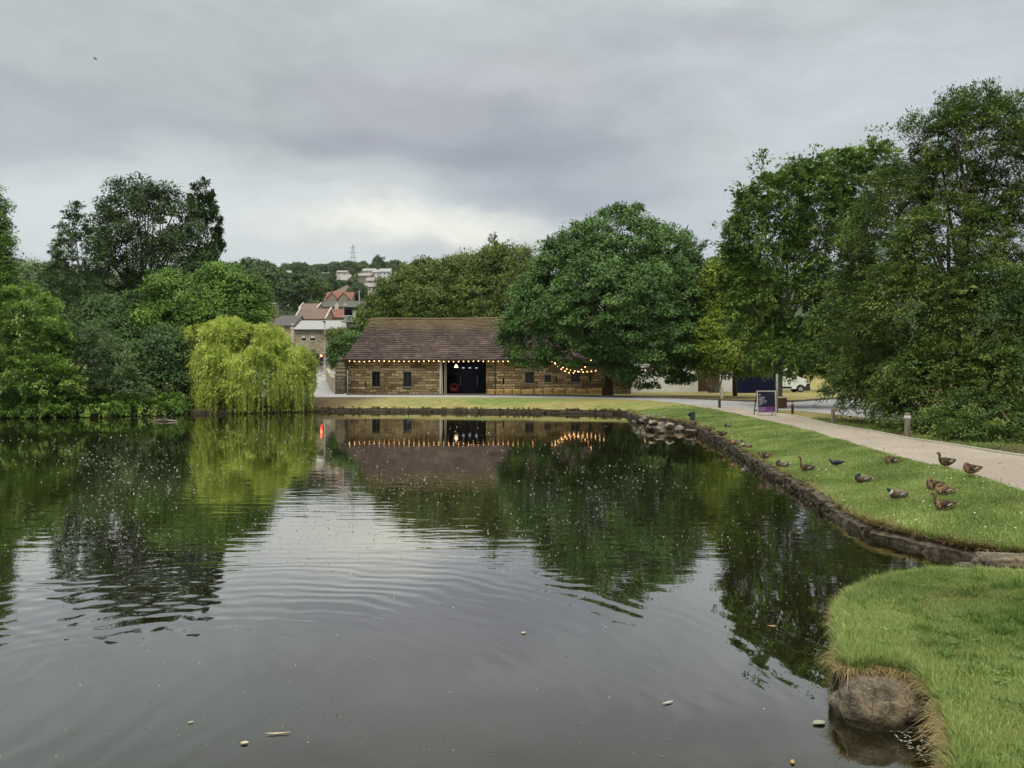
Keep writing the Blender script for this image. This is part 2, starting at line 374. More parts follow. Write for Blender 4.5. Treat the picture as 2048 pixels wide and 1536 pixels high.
def land_z(P):
    P = np.asarray(P, float).reshape(-1, 2)
    d, idx = shore_info(P); near = idx >= NRB+3
    zb = edge_z(P[:, 0], P[:, 1], near)
    fz = flat_z(P[:, 0], P[:, 1])
    fz = np.where(near, .36, fz)
    # the near lawn and the far lawn meet beyond the right edge of the frame
    t = ss(0, 2.8, d)
    return zb+(fz-zb)*t+wnoise(P[:, 0], P[:, 1], 1.1)*.02*ss(.2, 1, d)
def lz(x, y): return float(land_z([(x, y)])[0])

path_left = [(2500, 1130), (2048, 984), (1960, 956), (1880, 934), (1800, 915), (1700, 887), (1600, 859), (1500, 836), (1440, 823), (1385, 811), (1350, 805)]
path_right = [(1500, 817.5), (1540, 822), (1580, 829), (1666, 849), (1740, 861), (1815, 876), (1900, 889), (2048, 913), (2500, 988)]
road_near = [(430, 794), (560, 794), (700, 794), (850, 794.5), (1000, 795), (1150, 797), (1230, 798.5), (1300, 801), (1350, 805)]
road_right_near = [(1500, 817.5), (1600, 822), (1700, 832), (1850, 850)]
road_far = [(1850, 806), (1700, 797), (1640, 800), (1580, 804), (1500, 803.5), (1400, 799), (1300, 795.5), (1160, 792.2), (1000, 791), (850, 790.5), (693, 790)]
g = lambda ps: [G(*p) for p in ps]
PATH = smooth_poly(g(path_left), 3)+g(path_right)
ROAD = g(road_near)+g(road_right_near)+g(road_far)+g([(694, 770), (660, 757), (636, 749), (700, 747), (720, 741), (500, 739), (500, 770)])
FARKERB = smooth_poly(g(road_far[1:]), 3)

def build_land():
    pts = []; edges = []
    def chain(P, closed=True):
        b = len(pts); pts.extend(P); n = len(P)
        edges.extend([(b+i, b+i+1) for i in range(n-1)])
        if closed: edges.append((b+n-1, b))
    XA, XB, YA, YB = -110, 110, -12, 150
    chain([(XA, YA), (XB, YA), (XB, YB), (XA, YB)]); chain(POND); chain(PATH); chain(ROAD)
    rnd = random.Random(3)
    gp = []
    x = 0
    def grid(x0, x1, y0, y1, s, skip=None):
        yy = y0
        while yy < y1:
            xx = x0
            while xx < x1:
                p = (xx+rnd.uniform(-.3, .3)*s, yy+rnd.uniform(-.3, .3)*s)
                if not (skip and skip[0] < p[0] < skip[1] and skip[2] < p[1] < skip[3]): gp.append(p)
                xx += s
            yy += s
    grid(1, 12, 2, 22, .35); grid(2, 24, 22, 60, .9); grid(12, 24, 2, 22, .9)
    grid(-108, 108, -10, 148, 2.6, (1, 24, 2, 60))
    gpa = np.array(gp); keep = (~inpoly(gpa, POND)) & (shore_info(gpa)[0] > .12)
    pts.extend([tuple(p) for p in gpa[keep]])
    # a ring of points a little inland so that the shore edge stays crisp
    for P, sgn in ((rb, 1), (nb, 1)):
        for off in (.16, .45):
            for i in range(1, len(P)-1):
                a, b = np.array(P[i-1]), np.array(P[i+1]); t = (b-a)/max(np.hypot(*(b-a)), 1e-6); nrm = np.array((-t[1], t[0]))
                for s in (-1, 1):
                    q = np.array(P[i])+nrm*off*s
                    if not inpoly([q], POND)[0] and shore_info([q])[0][0] > off*.8: pts.append(tuple(q))
    r = delaunay_2d_cdt([Vector(p) for p in pts], edges, [], 0, 1e-4)
    V = np.array([tuple(v) for v in r[0]]); T = np.array([tuple(f) for f in r[2]])
    C = V[T].mean(1); inp = inpoly(C, POND); T = T[~inp]; C = C[~inp]
    ip = inpoly(C, PATH); ir = inpoly(C, ROAD) & ~ip
    Z = land_z(V); V3 = np.c_[V, Z]
    x, y = V[:, 0], V[:, 1]
    d, idx = shore_info(V); near = idx >= NRB+3
    dry = .08+.10*wnoise(x, y, .9, 2)
    dry = dry+.55*ss(.5, .05, d)*(~near)                       # thin sun-bleached turf along the stone edge
    dry = dry+ss(40, 52, y)*(.42+.45*wnoise(x, y*2.2, .3, 5)+.25*ss(-6, -12, x))
    right = x > np.interp(y, [p[1] for p in g(path_right)[::-1]], [p[0] for p in g(path_right)[::-1]])
    dry = np.where(right & (y < 60), .8, dry)
    dry = dry+.6*ss(62, 70, y)*ss(2, 8, x)
    dry = dry+np.where(~near & (y < 40), .55*(wnoise(x, y, .8, 9) > .38)*.6, 0)
    dry = np.where(near, .05+.08*wnoise(x, y, 2.0, 4)+.25*ss(.25, .05, d), dry)
    litter = np.where(right & (y < 42), 1.0, 0)*(.35+.65*ss(34, 25, y))*.9
    litter = np.maximum(litter, ss(-10.5, -13, x-(y-54)*.25)*ss(76, 68, y))
    for nm, mask, mt, kd in (('grass_ground', ~(ip | ir), M['turf'], 'structure'), ('path', ip, M['gravel'], 'structure'), ('road', ir, M['asphalt'], 'structure')):
        TT = T[mask]; u, inv = np.unique(TT, return_inverse=True); inv = inv.reshape(TT.shape)
        o = npmesh(nm, V3[u], inv, mt, attrs={'dry': np.clip(dry[u], 0, 1), 'litter': litter[u]})
        tag(o, kind=kd)
        for p in o.data.polygons: p.use_smooth = True
        bm = bmesh.new(); bm.from_mesh(o.data)
        for f in bm.faces:
            if f.normal.z < 0: f.normal_flip()
        bm.to_mesh(o.data); bm.free()
    # earth and stone drop from the turf edge to the pond bed
    n = len(POND); rows = [(0, 0), (.02, -.12), (-.01, -.25), (.0, -.9)]
    VV = []; cen = np.array(POND)
    Pz = land_z(POND)
    for i, (px_, py_) in enumerate(POND):
        a = cen[i-1]; b = cen[(i+1) % n]; t = (b-a)/max(np.hypot(*(b-a)), 1e-6); nr = np.array((-t[1], t[0]))
        for k, (o_, z_) in enumerate(rows):
            VV.append((px_+nr[0]*o_, py_+nr[1]*o_, (Pz[i]+z_) if k < 3 else -.9))
    Q = np.array([(i*4+k, ((i+1) % n)*4+k, ((i+1) % n)*4+k+1, i*4+k+1) for i in range(n) for k in range(3)])
    tag(npmesh('bank_earth', np.array(VV), Q, M['soil']), kind='structure')

m, N, L, b = mat('turf', .95, .1)
at = N.new('ShaderNodeAttribute'); at.attribute_name = 'dry'; al = N.new('ShaderNodeAttribute'); al.attribute_name = 'litter'
f1 = ntex(N, L, 1.6, 6, .65); f2 = ntex(N, L, 22, 4, .7); f3 = ntex(N, L, .35, 4, .6)
green = ramp(N, L, f1, [(.3, (.085, .13, .03)), (.55, (.14, .195, .05)), (.75, (.21, .25, .085))])
tan = ramp(N, L, f1, [(.3, (.15, .14, .05)), (.6, (.28, .235, .10)), (.8, (.38, .30, .15))])
sm = N.new('ShaderNodeMath'); sm.operation = 'MULTIPLY_ADD'; L.new(f3, sm.inputs[0]); sm.inputs[1].default_value = .9; L.new(at.outputs['Fac'], sm.inputs[2])
mr = N.new('ShaderNodeMapRange'); mr.inputs[1].default_value = .62; mr.inputs[2].default_value = 1.15; L.new(sm.outputs[0], mr.inputs[0])
c = mixc(N, L, mr.outputs[0], green, tan)
lit = ramp(N, L, f2, [(.35, (.035, .024, .014)), (.65, (.12, .08, .045))])
c = mixc(N, L, al.outputs['Fac'], c, lit)
c = mixc(N, L, ramp(N, L, f2, [(.3, (.25, .25, .25)), (.6, (0, 0, 0))]), c, (.03, .06, .01))
L.new(c, b.inputs['Base Color']); bump(N, L, b, f2, .03); M['turf'] = m
m, N, L, b = mat('gravel', .95, .15)
f1 = ntex(N, L, 45, 3, .8); f2 = ntex(N, L, 1.1, 5, .6); f3 = ntex(N, L, .25, 4)
c = ramp(N, L, f1, [(.3, (.12, .105, .09)), (.5, (.27, .235, .195)), (.72, (.47, .42, .36))])
c = mixc(N, L, ramp(N, L, f2, [(.35, (0, 0, 0)), (.65, (.6, .6, .6))]), c, (.34, .295, .24))
c = mixc(N, L, ramp(N, L, f3, [(.4, (.6, .6, .6)), (.58, (0, 0, 0))]), c, (.22, .18, .155))
L.new(c, b.inputs['Base Color']); bump(N, L, b, f1, .012); M['gravel'] = m
m, N, L, b = mat('asphalt', .9, .25)
f1 = ntex(N, L, 30, 3, .8); f2 = ntex(N, L, .4, 5, .6)
c = ramp(N, L, f1, [(.3, (.19, .19, .20)), (.7, (.28, .28, .29))]); c = mixc(N, L, ramp(N, L, f2, [(.4, (0, 0, 0)), (.62, (.6, .6, .6))]), c, (.33, .325, .33))
L.new(c, b.inputs['Base Color']); M['asphalt'] = m
M['soil'] = simple('soil', (.035, .025, .016), (.075, .055, .035), 8, .95, .1, .02)
M['hill_grass'] = simple('hill_grass', (.025, .045, .018), (.05, .07, .03), .05, .95, .1, detail=8)

# water: a thin dark body under a mirror surface with gentle ripples
m, N, L, b = mat('water', .015, .5)
b.inputs['IOR'].default_value = 1.6
b.inputs['Base Color'].default_value = (.010, .009, .004, 1); b.inputs['Specular IOR Level'].default_value = 0
tc = N.new('ShaderNodeTexCoord'); P = tc.outputs['Object']
def mth(op, a, c=None, d=None):
    n = N.new('ShaderNodeMath'); n.operation = op
    for i, v in enumerate((a, c, d)):
        if v is None: continue
        if isinstance(v, (int, float)): n.inputs[i].default_value = v
        else: L.new(v, n.inputs[i])
    return n.outputs[0]
def rings(cx, cy, lam, r0, r1, r2, r3, amp, dist=.6):
    mp = N.new('ShaderNodeMapping'); mp.inputs['Location'].default_value = (-cx, -cy, 0); L.new(P, mp.inputs[0])
    nz = N.new('ShaderNodeTexNoise'); nz.inputs['Scale'].default_value = .9; nz.inputs['Detail'].default_value = 2; L.new(P, nz.inputs['Vector'])
    ln = N.new('ShaderNodeVectorMath'); ln.operation = 'LENGTH'; L.new(mp.outputs[0], ln.inputs[0])
    r = mth('MULTIPLY_ADD', nz.outputs['Fac'], dist, ln.outputs['Value'])
    s = mth('SINE', mth('MULTIPLY', r, 2*math.pi/lam))
    u = N.new('ShaderNodeMapRange'); u.interpolation_type = 'SMOOTHSTEP'; u.inputs[1].default_value = r0; u.inputs[2].default_value = r1; L.new(ln.outputs['Value'], u.inputs[0])
    v = N.new('ShaderNodeMapRange'); v.interpolation_type = 'SMOOTHSTEP'; v.inputs[1].default_value = r3; v.inputs[2].default_value = r2; L.new(ln.outputs['Value'], v.inputs[0])
    return mth('MULTIPLY', mth('MULTIPLY', s, mth('MULTIPLY', u.outputs[0], v.outputs[0])), amp)
h1 = N.new('ShaderNodeTexNoise'); h1.inputs['Scale'].default_value = 2.2; h1.inputs['Detail'].default_value = 3; h1.inputs['Roughness'].default_value = .5; L.new(P, h1.inputs['Vector'])
h2 = N.new('ShaderNodeTexNoise'); h2.inputs['Scale'].default_value = .35; h2.inputs['Detail'].default_value = 2; L.new(P, h2.inputs['Vector'])
patch = N.new('ShaderNodeMapRange'); patch.interpolation_type = 'SMOOTHSTEP'; patch.inputs[1].default_value = .38; patch.inputs[2].default_value = .62; patch.inputs[3].default_value = .25; patch.inputs[4].default_value = 1.0; L.new(h2.outputs['Fac'], patch.inputs[0])
sp = N.new('ShaderNodeSeparateXYZ'); L.new(P, sp.inputs[0])
nearc = N.new('ShaderNodeMapRange'); nearc.interpolation_type = 'SMOOTHSTEP'; nearc.inputs[1].default_value = 6; nearc.inputs[2].default_value = 10; nearc.inputs[3].default_value = .22; nearc.inputs[4].default_value = 1; L.new(sp.outputs['Y'], nearc.inputs[0])
base = mth('MULTIPLY', mth('MULTIPLY', h1.outputs['Fac'], mth('MULTIPLY', patch.outputs[0], nearc.outputs[0])), .0026)
mw = N.new('ShaderNodeMapping'); mw.inputs['Scale'].default_value = (.7, 3.2, 1); mw.inputs['Rotation'].default_value = (0, 0, .12); L.new(P, mw.inputs[0])
h3 = N.new('ShaderNodeTexNoise'); h3.inputs['Scale'].default_value = 1.3; h3.inputs['Detail'].default_value = 2; L.new(mw.outputs[0], h3.inputs['Vector'])
bandm = N.new('ShaderNodeMapRange'); bandm.interpolation_type = 'SMOOTHSTEP'; bandm.inputs[1].default_value = 7; bandm.inputs[2].default_value = 11; L.new(sp.outputs['Y'], bandm.inputs[0])
bandn = N.new('ShaderNodeMapRange'); bandn.interpolation_type = 'SMOOTHSTEP'; bandn.inputs[1].default_value = 24; bandn.inputs[2].default_value = 14; L.new(sp.outputs['Y'], bandn.inputs[0])
long_ = mth('MULTIPLY', mth('MULTIPLY', h3.outputs['Fac'], mth('MULTIPLY', bandm.outputs[0], bandn.outputs[0])), .0040)
rg = mth('ADD', rings(-2.6, 5.0, .26, 1.6, 2.6, 4.2, 6.0, .0005), rings(-5.2, 5.6, .34, .8, 1.6, 3.0, 4.2, .0008, 1.0))
tot = mth('ADD', mth('ADD', base, long_), rg)
ub = bump(N, L, b, tot, 1.0)
gl = N.new('ShaderNodeBsdfGlossy'); gl.inputs['Roughness'].default_value = .012; gl.inputs['Color'].default_value = (.97, .945, .91, 1); L.new(ub.outputs[0], gl.inputs['Normal'])
rf_ = N.new('ShaderNodeMapRange'); rf_.interpolation_type = 'SMOOTHSTEP'; rf_.inputs[1].default_value = 14; rf_.inputs[2].default_value = 34; rf_.inputs[3].default_value = .012; rf_.inputs[4].default_value = .034; L.new(sp.outputs['Y'], rf_.inputs[0]); L.new(rf_.outputs[0], gl.inputs['Roughness'])
lw = N.new('ShaderNodeLayerWeight'); lw.inputs['Blend'].default_value = .5; L.new(ub.outputs[0], lw.inputs['Normal'])
mxs = N.new('ShaderNodeMixShader'); fz_ = N.new('ShaderNodeMapRange'); fz_.interpolation_type = 'SMOOTHSTEP'; fz_.inputs[1].default_value = .35; fz_.inputs[2].default_value = .96; fz_.inputs[3].default_value = 0; fz_.inputs[4].default_value = .78; L.new(lw.outputs['Facing'], fz_.inputs[0]); L.new(fz_.outputs[0], mxs.inputs[0]); L.new(b.outputs[0], mxs.inputs[1]); L.new(gl.outputs[0], mxs.inputs[2])
L.new(mxs.outputs[0], N['Material Output'].inputs[0]); M['water'] = m

build_land()
wb = MB(); wb.add([(-75, -8, 0), (14, -8, 0), (14, 60, 0), (-75, 60, 0)], [(0, 1, 2, 3)])
w = wb.build('water', M['water']); tag(w, kind='structure')

# hillside beyond the town
nx, ny = 120, 90; xs = np.linspace(-620, 620, nx); ys = 149.0+np.linspace(0, 1, ny)**1.5*1500
XX, YY = np.meshgrid(xs, ys); ZZ = flat_z(XX, np.minimum(YY, 720+40*wnoise(XX, XX*0, .01, 3)))-.05*(YY < 151)+wnoise(XX, YY, .006, 7)*6*ss(200, 500, YY)
ZZ = ZZ-np.maximum(YY-760, 0)*.15
q = np.array([(j*nx+i, j*nx+i+1, (j+1)*nx+i+1, (j+1)*nx+i) for j in range(ny-1) for i in range(nx-1)])
hl = npmesh('hillside', np.c_[XX.ravel(), YY.ravel(), ZZ.ravel()], q, M['hill_grass']); tag(hl, kind='structure')
for p in hl.data.polygons: p.use_smooth = True
def hill_z(x, y):
    Y = min(y, 720+40*float(wnoise(x, 0, .01, 3)))
    return float(flat_z(x, Y))+float(wnoise(x, y, .006, 7))*6*float(ss(200, 500, y))-max(y-760, 0)*.15
def HG(px, py, y0=150):            # hillside point seen at a pixel
    y = y0
    while y < 1200:
        if CH-(py-HY)*y/F < hill_z((px-CX)*y/F, y): break
        y += 1.0
    return ((px-CX)*y/F, y, hill_z((px-CX)*y/F, y))
# kerbs and painted line
def ribbon(name, P, w, h, mt, zoff=0, sunk=.1):
    mb = MB(); n = len(P); vs = []
    for i in range(n):
        a = np.array(P[max(i-1, 0)]); b_ = np.array(P[min(i+1, n-1)]); t = (b_-a)/max(np.hypot(*(b_-a)), 1e-6); nr = np.array((-t[1], t[0]))*w/2
        z = lz(*P[i])+zoff; p = np.array(P[i])
        for q_, zz in ((p-nr, z-sunk), (p-nr, z+h), (p+nr, z+h), (p+nr, z-sunk)): vs.append((q_[0], q_[1], zz))
    fs = [(i*4+k, (i+1)*4+k, (i+1)*4+(k+1) % 4, i*4+(k+1) % 4) for i in range(n-1) for k in range(4)]+[(0, 1, 2, 3), tuple((n-1)*4+k for k in (3, 2, 1, 0))]
    mb.add(vs, fs); return mb.build(name, mt)
M['kerb'] = simple('kerb', (.10, .075, .055), (.17, .13, .10), 3, .9)
M['kerb_pale'] = simple('kerb_pale', (.42, .40, .34), (.34, .31, .26), 3, .9)
M['line_paint'] = simple('line_paint', (.62, .6, .55), (.5, .48, .44), 6, .8)
tag(ribbon('kerb', FARKERB, .22, .13, M['kerb']), kind='structure')
tag(ribbon('path_edging', g([(1580, 829.5), (1666, 849.5), (1740, 861.5), (1815, 876.5), (1900, 889.5), (2048, 913.5), (2300, 954)]), .07, .035, M['kerb_pale']), kind='structure')
tag(ribbon('street_kerb', g([(694, 770), (660, 757), (636, 749)]), .3, .12, M['kerb_pale']), kind='structure')
tag(ribbon('lane_marking', g([(560, 746), (600, 750), (622, 759), (640, 765)]), .14, .004, M['line_paint'], sunk=0), kind='structure')
M['pavement'] = simple('pavement', (.12, .115, .12), (.17, .16, .165), 2, .9)
pv = MB(); P_ = g([(692, 769), (660, 756.3), (638, 748.6), (700, 747.5), (712, 766)]); pv.add([(x, y, lz(x, y)+.1) for x, y in P_]+[(x, y, lz(x, y)-.2) for x, y in P_], [tuple(range(5))]+[(i, (i+1) % 5, (i+1) % 5+5, i+5) for i in range(5)])
tag(pv.build('pavement', M['pavement']), kind='structure')
# ------------------------------------------------------------------ foliage generators
def leaves(name, P, D, Nn, ln, wd, mt, parent, rng, var=None):
    n = len(P); D = unit(D); B = unit(np.cross(D, Nn)); l = (ln*rng.uniform(.7, 1.25, n))[:, None]; w = (wd*rng.uniform(.75, 1.2, n))[:, None]
    Nn = unit(np.cross(B, D))
    V = np.empty((n, 4, 3)); V[:, 0] = P-D*l*.5; V[:, 1] = P+B*w*.5-D*l*.05+Nn*l*.06; V[:, 2] = P+D*l*.5-Nn*l*.05; V[:, 3] = P-B*w*.5-D*l*.05+Nn*l*.06
    return npmesh(name, V.reshape(-1, 3), np.arange(4*n).reshape(n, 4), mt, parent, var=rng.random(n) if var is None else var)
def lobes_world(L_):
    out = []
    for l in L_:
        px, py, rx, ry, Y = l[:5]; dep = l[5] if len(l) > 5 else rx*Y/F*.85
        c = PD(px, py, Y); out.append((np.array(c), np.array((rx*Y/F, dep, ry*Y/F))))
    return out
def clump_centres(lobes, n, rng, inner=.22, under=.35):
    area = np.array([r[0]*r[2]+r[1]*r[2]+r[0]*r[1] for c, r in lobes]); pr = area/area.sum(); P = []; O = []
    cnt = 0
    while cnt < n:
        k = rng.choice(len(lobes), n, p=pr); d = unit(rng.normal(size=(n, 3)))
        keep = (d[:, 2] > -.35) | (rng.random(n) < under); k = k[keep]; d = d[keep]
        C = np.array([lobes[i][0] for i in k]); R = np.array([lobes[i][1] for i in k])
        s = 1-np.abs(rng.normal(0, .09, len(k))); inn = rng.random(len(k)) < inner; s[inn] = rng.uniform(.45, .9, inn.sum())
        s *= 1+.10*np.sin(d[:, 0]*5+k)*np.cos(d[:, 2]*6+k*2)
        p = C+d*R*s[:, None]
        ok = np.ones(len(p), bool)
        for j, (c, r) in enumerate(lobes):
            q = np.linalg.norm((p-c)/r, axis=1); ok &= ~((q < .72) & (j != k))
        P.append(p[ok]); O.append(unit(d[ok]/R[ok])); cnt += ok.sum()
    return np.concatenate(P)[:n], np.concatenate(O)[:n]
def crown(name, lobes, mt, parent, seed, n_cl, per, cr, ln, wd, style='ball', droop=.15, inner=.22, flat=.6, updir=.35, org=None, zmin=None, under=.35, comb=None):
    rng = np.random.default_rng(seed); C, O = clump_centres(lobes, n_cl, rng, inner, under); n = n_cl*per
    c = np.repeat(C, per, 0); o = np.repeat(O, per, 0); cv = np.repeat(rng.random(n_cl), per)
    if style == 'ball':
        csz = np.repeat(rng.uniform(.6, 1.3, n_cl), per)[:, None]
        off = rng.normal(size=(n, 3)); off = unit(off)*(rng.random((n, 1))**.45); off[:, 2] *= flat
        P = c+off*cr*csz; P[:, 2] -= droop*cr*np.hypot(off[:, 0], off[:, 1])**2
        D = unit(off+rng.normal(0, .5, (n, 3))+np.array((0, 0, -.25))); Nn = unit(rng.normal(0, .32, (n, 3))+np.array((0, 0, 1))*.7+o*.6+off*.35)
    elif style == 'spray':
        az = rng.normal(0, .5, (n_cl, 3)); d = unit(O*.9+az+np.array((0, 0, updir))); L_ = rng.uniform(.6, 1.4, n_cl)*cr
        d = np.repeat(d, per, 0); L_ = np.repeat(L_, per)[:, None]; t = rng.random((n, 1))
        side = rng.normal(0, .24, (n, 3))*(1.15-.8*t); side[:, 2] *= flat
        P = c+d*L_*(t-.35)+side*L_; P[:, 2] -= (droop*L_*t**2)[:, 0]
        D = unit(d+side*2.5+rng.normal(0, .35, (n, 3))); D[:, 2] -= droop*.8; Nn = unit(rng.normal(0, .4, (n, 3))+np.array((0, 0, 1)))
    elif style == 'hang':
        L_ = np.repeat(rng.uniform(.5, 1.5, n_cl)*cr, per)[:, None]; t = rng.random((n, 1))
        oh = o.copy(); oh[:, 2] = 0
        P = c+rng.normal(0, .05, (n, 3))+oh*.25*np.sqrt(t)*L_*.3; P[:, 2] -= (t*L_)[:, 0]
        if comb is not None:
            kk = wnoise(c[:, 0], c[:, 2], comb, 3) > -.12; P, cv = P[kk], cv[kk]
        if zmin is not None: kk = P[:, 2] > zmin; P, cv = P[kk], cv[kk]
        n = len(P)
        D = np.array((0, 0, -1.))+rng.normal(0, .28, (n, 3)); Nn = unit(rng.normal(0, 1, (n, 3)))
    if zmin is not None and style != 'hang':
        k = P[:, 2] > zmin; P = P[k]; D = D[k]; Nn = Nn[k]; cv = cv[k]; n = len(P)
    if org is not None: P = P-np.array(org)
    var = np.clip(.75*cv+.25*rng.random(n), 0, 1)
    return leaves(name, P, D, Nn, ln, wd, mt, parent, rng, var), C
def trunk(parent, base, C, r0, mt, seed, n_limb=14, org=None, fork=.35, lean=0, thin=.045):
    """a tapered trunk with limbs that reach into the crown"""
    rnd = random.Random(seed); mb = MB(); base = Vector(base); O = Vector(org) if org is not None else Vector((0, 0, 0))
    C = np.asarray(C); top = Vector(C.mean(0)); zt = C[:, 2].max()
    H = zt-base.z; pts = []; rs = []
    cx = Vector((top.x, top.y, 0))-Vector((base.x, base.y, 0))
    for i in range(9):
        t = i/8; wob = Vector((math.sin(i*1.7+seed), math.cos(i*1.3+seed), 0))*.02*H*t
        pts.append(base+cx*t*.6+Vector((0, 0, H*.88*t))+wob-O); rs.append(max(r0*(1-t)**.8, thin)*(1.35 if i == 0 else 1))
    mb.tube(pts, rs, 10)
    for i in range(n_limb):
        e = Vector(C[rnd.randrange(len(C))]); t = min(.9, max(.18, ((e.z-base.z)/H)*rnd.uniform(.35, .75))); k = t*8; a = int(k); p = pts[a].lerp(pts[min(a+1, 8)], k-a)
        e = e-O; r = max(r0*(1-t)*.5, thin*1.2)
        mid = p.lerp(e, .5)+Vector((rnd.uniform(-1, 1), rnd.uniform(-1, 1), rnd.uniform(0, 1)))*(e-p).length*.08
        mb.tube([p, p.lerp(mid, .5)+Vector((0, 0, .05)), mid, mid.lerp(e, .6), e], [r, r*.8, r*.6, r*.4, thin*.5], 6, cap=False)
        for q in range(3):
            e2 = Vector(C[rnd.randrange(len(C))])-O
            if (e2-mid).length < (e-p).length*.9: mb.tube([mid, mid.lerp(e2, .5)+Vector((0, 0, .1)), e2], [r*.5, r*.3, thin*.4], 5, cap=False)
    return mb.build('trunk', mt, parent, smooth=True)
GR = dict(
    walnut=leafmat('walnut_leaf', (.028, .070, .017), (.076, .160, .036), (.17, .285, .08)),
    birch=leafmat('birch_leaf', (.048, .090, .018), (.105, .185, .034), (.22, .33, .07)),
    deep=leafmat('deep_leaf', (.028, .060, .018), (.060, .118, .032), (.13, .21, .06)),
    hemlock=leafmat('hemlock_leaf', (.030, .058, .012), (.080, .135, .027), (.22, .29, .065)),
    dark=leafmat('dark_leaf', (.016, .034, .010), (.036, .070, .018), (.08, .135, .035)),
    mid=leafmat('mid_leaf', (.045, .10, .014), (.105, .205, .03), (.22, .34, .06)),
    bright=leafmat('bright_leaf', (.085, .17, .028), (.19, .32, .06), (.38, .50, .14)),
    greygreen=leafmat('greygreen_leaf', (.058, .11, .042), (.135, .21, .085), (.26, .35, .165)),
    willow=leafmat('willow_leaf', (.14, .20, .03), (.38, .47, .075), (.70, .79, .22), trans=.35),
    yellow=leafmat('yellow_leaf', (.07, .11, .012), (.15, .22, .022), (.28, .36, .05)),
    olive=leafmat('olive_leaf', (.05, .085, .016), (.105, .155, .028), (.20, .26, .055)),
    hill=leafmat('hill_leaf', (.030, .058, .018), (.060, .108, .032), (.12, .18, .055)),
)
def tree(name, label, lb, key, seed, n_cl, per, cr, ln, wd, base_px, r0=.25, bark='bark', group=None, cat='tree', n_limb=14, **kw):
    """lb: crown lobes given as photo pixels at a depth; base_px: (px, Y) of the foot"""
    px, Y = base_px; x = (px-CX)*Y/F; z = lz(x, Y) if Y < 149 else hill_z(x, Y)
    base = (x, Y, z); t = thing(name, label, cat, base, 0, group)
    lobes = lobes_world(lb)
    cr_, C = crown('crown', lobes, GR[key], t, seed, n_cl, per, cr, ln, wd, org=base, **kw)
    if r0: trunk(t, Vector(base)-Vector((0, 0, .2)), C, r0, M[bark], seed, n_limb, org=base)
    return t
def extra(t, lb, key, seed, n_cl, per, cr, ln, wd, name='crown', **kw):
    return crown(name, lobes_world(lb), GR[key], t, seed, n_cl, per, cr, ln, wd, org=tuple(t.location), **kw)

# ---- the big walnut in front of the barn's right end
Yw = 66
tw = tree('walnut_tree', 'huge round dark green broadleaf tree overhanging the right end of the barn', [
    (1235, 500, 110, 88, Yw), (1150, 540, 85, 90, Yw), (1320, 540, 78, 92, Yw), (1095, 630, 82, 88, Yw-1), (1230, 610, 130, 110, Yw-4), (1350, 640, 78, 105, Yw-1),
    (1045, 665, 48, 52, Yw), (1290, 690, 110, 65, Yw-3), (1380, 700, 48, 60, Yw), (1150, 680, 70, 45, Yw-3), (1060, 712, 38, 32, Yw-1), (1300, 740, 58, 33, Yw-2), (1365, 730, 36, 32, Yw-1), (1245, 735, 20, 34, Yw)],
    'walnut', 11, 1150, 95, .95, .30, .15, (1215, 68), .42, n_limb=26, flat=.55, droop=.35)
# ---- right side
tb = tree('birch_tree', 'tall drooping broadleaf tree between the walnut and the olive evergreen', [
    (1610, 400, 85, 75, 46), (1540, 440, 75, 90, 46), (1500, 480, 50, 60, 46), (1680, 390, 80, 90, 47), (1745, 350, 60, 70, 47), (1560, 560, 85, 120, 46), (1640, 560, 110, 160, 46),
    (1600, 690, 95, 62, 46), (1690, 640, 70, 120, 45), (1590, 708, 100, 34, 45.5), (1700, 712, 56, 40, 44), (1490, 560, 46, 70, 47), (1500, 640, 50, 70, 46.5)], 'birch', 21, 2700, 48, .75, .19, .10, (1556, 46), .17, bark='pale_bark', style='spray', droop=.35, updir=.1, inner=.3, n_limb=18)
extra(tb, [(1600, 470, 120, 110, 45), (1570, 600, 90, 90, 45), (1650, 600, 90, 120, 45)], 'birch', 22, 50, 40, 1.4, .2, .07, name='hanging_branches', style='hang')
extra(tb, [(1525, 340, 18, 50, 46), (1490, 400, 26, 40, 46), (1755, 290, 22, 36, 46), (1640, 335, 60, 22, 46), (1450, 480, 24, 34, 46), (1575, 345, 22, 26, 46)], 'birch', 23, 120, 16, .9, .22, .13, name='top_sprigs', style='spray', updir=.7, droop=.1)
ty = tree('lime_tree', 'yellow green tree low behind the walnut, left of the drooping tree', [(1450, 590, 50, 80, 64), (1480, 540, 44, 50, 64), (1425, 700, 44, 48, 62), (1450, 680, 52, 60, 62), (1510, 650, 50, 80, 62), (1490, 712, 62, 38, 60)],
    'yellow', 31, 700, 60, .9, .26, .13, (1470, 66), .16, style='ball')
th = tree('olive_evergreen', 'enormous feathery olive green tree filling the right edge beside the path', [
    (1950, 285, 105, 80, 30), (1890, 370, 70, 70, 30), (2040, 330, 70, 90, 30), (1800, 400, 70, 85, 32), (1760, 490, 72, 90, 32), (1900, 500, 120, 100, 29), (2040, 500, 110, 130, 29),
    (1730, 590, 72, 70, 33), (1830, 620, 120, 100, 29), (1980, 650, 140, 130, 27), (1710, 690, 66, 62, 33), (1780, 750, 110, 72, 30.5), (1900, 760, 130, 90, 27), (2060, 780, 140, 110, 25),
    (1700, 780, 52, 40, 33), (1960, 830, 95, 50, 24.2), (1840, 815, 85, 42, 27.5), (2080, 850, 80, 55, 23.5), (1985, 862, 100, 36, 22.6), (1880, 848, 66, 28, 25.2), (2150, 600, 120, 300, 28)],
    'hemlock', 41, 6400, 58, .62, .115, .05, (1925, 29), .34, style='spray', droop=.35, updir=.0, flat=.35, inner=.3, n_limb=16)
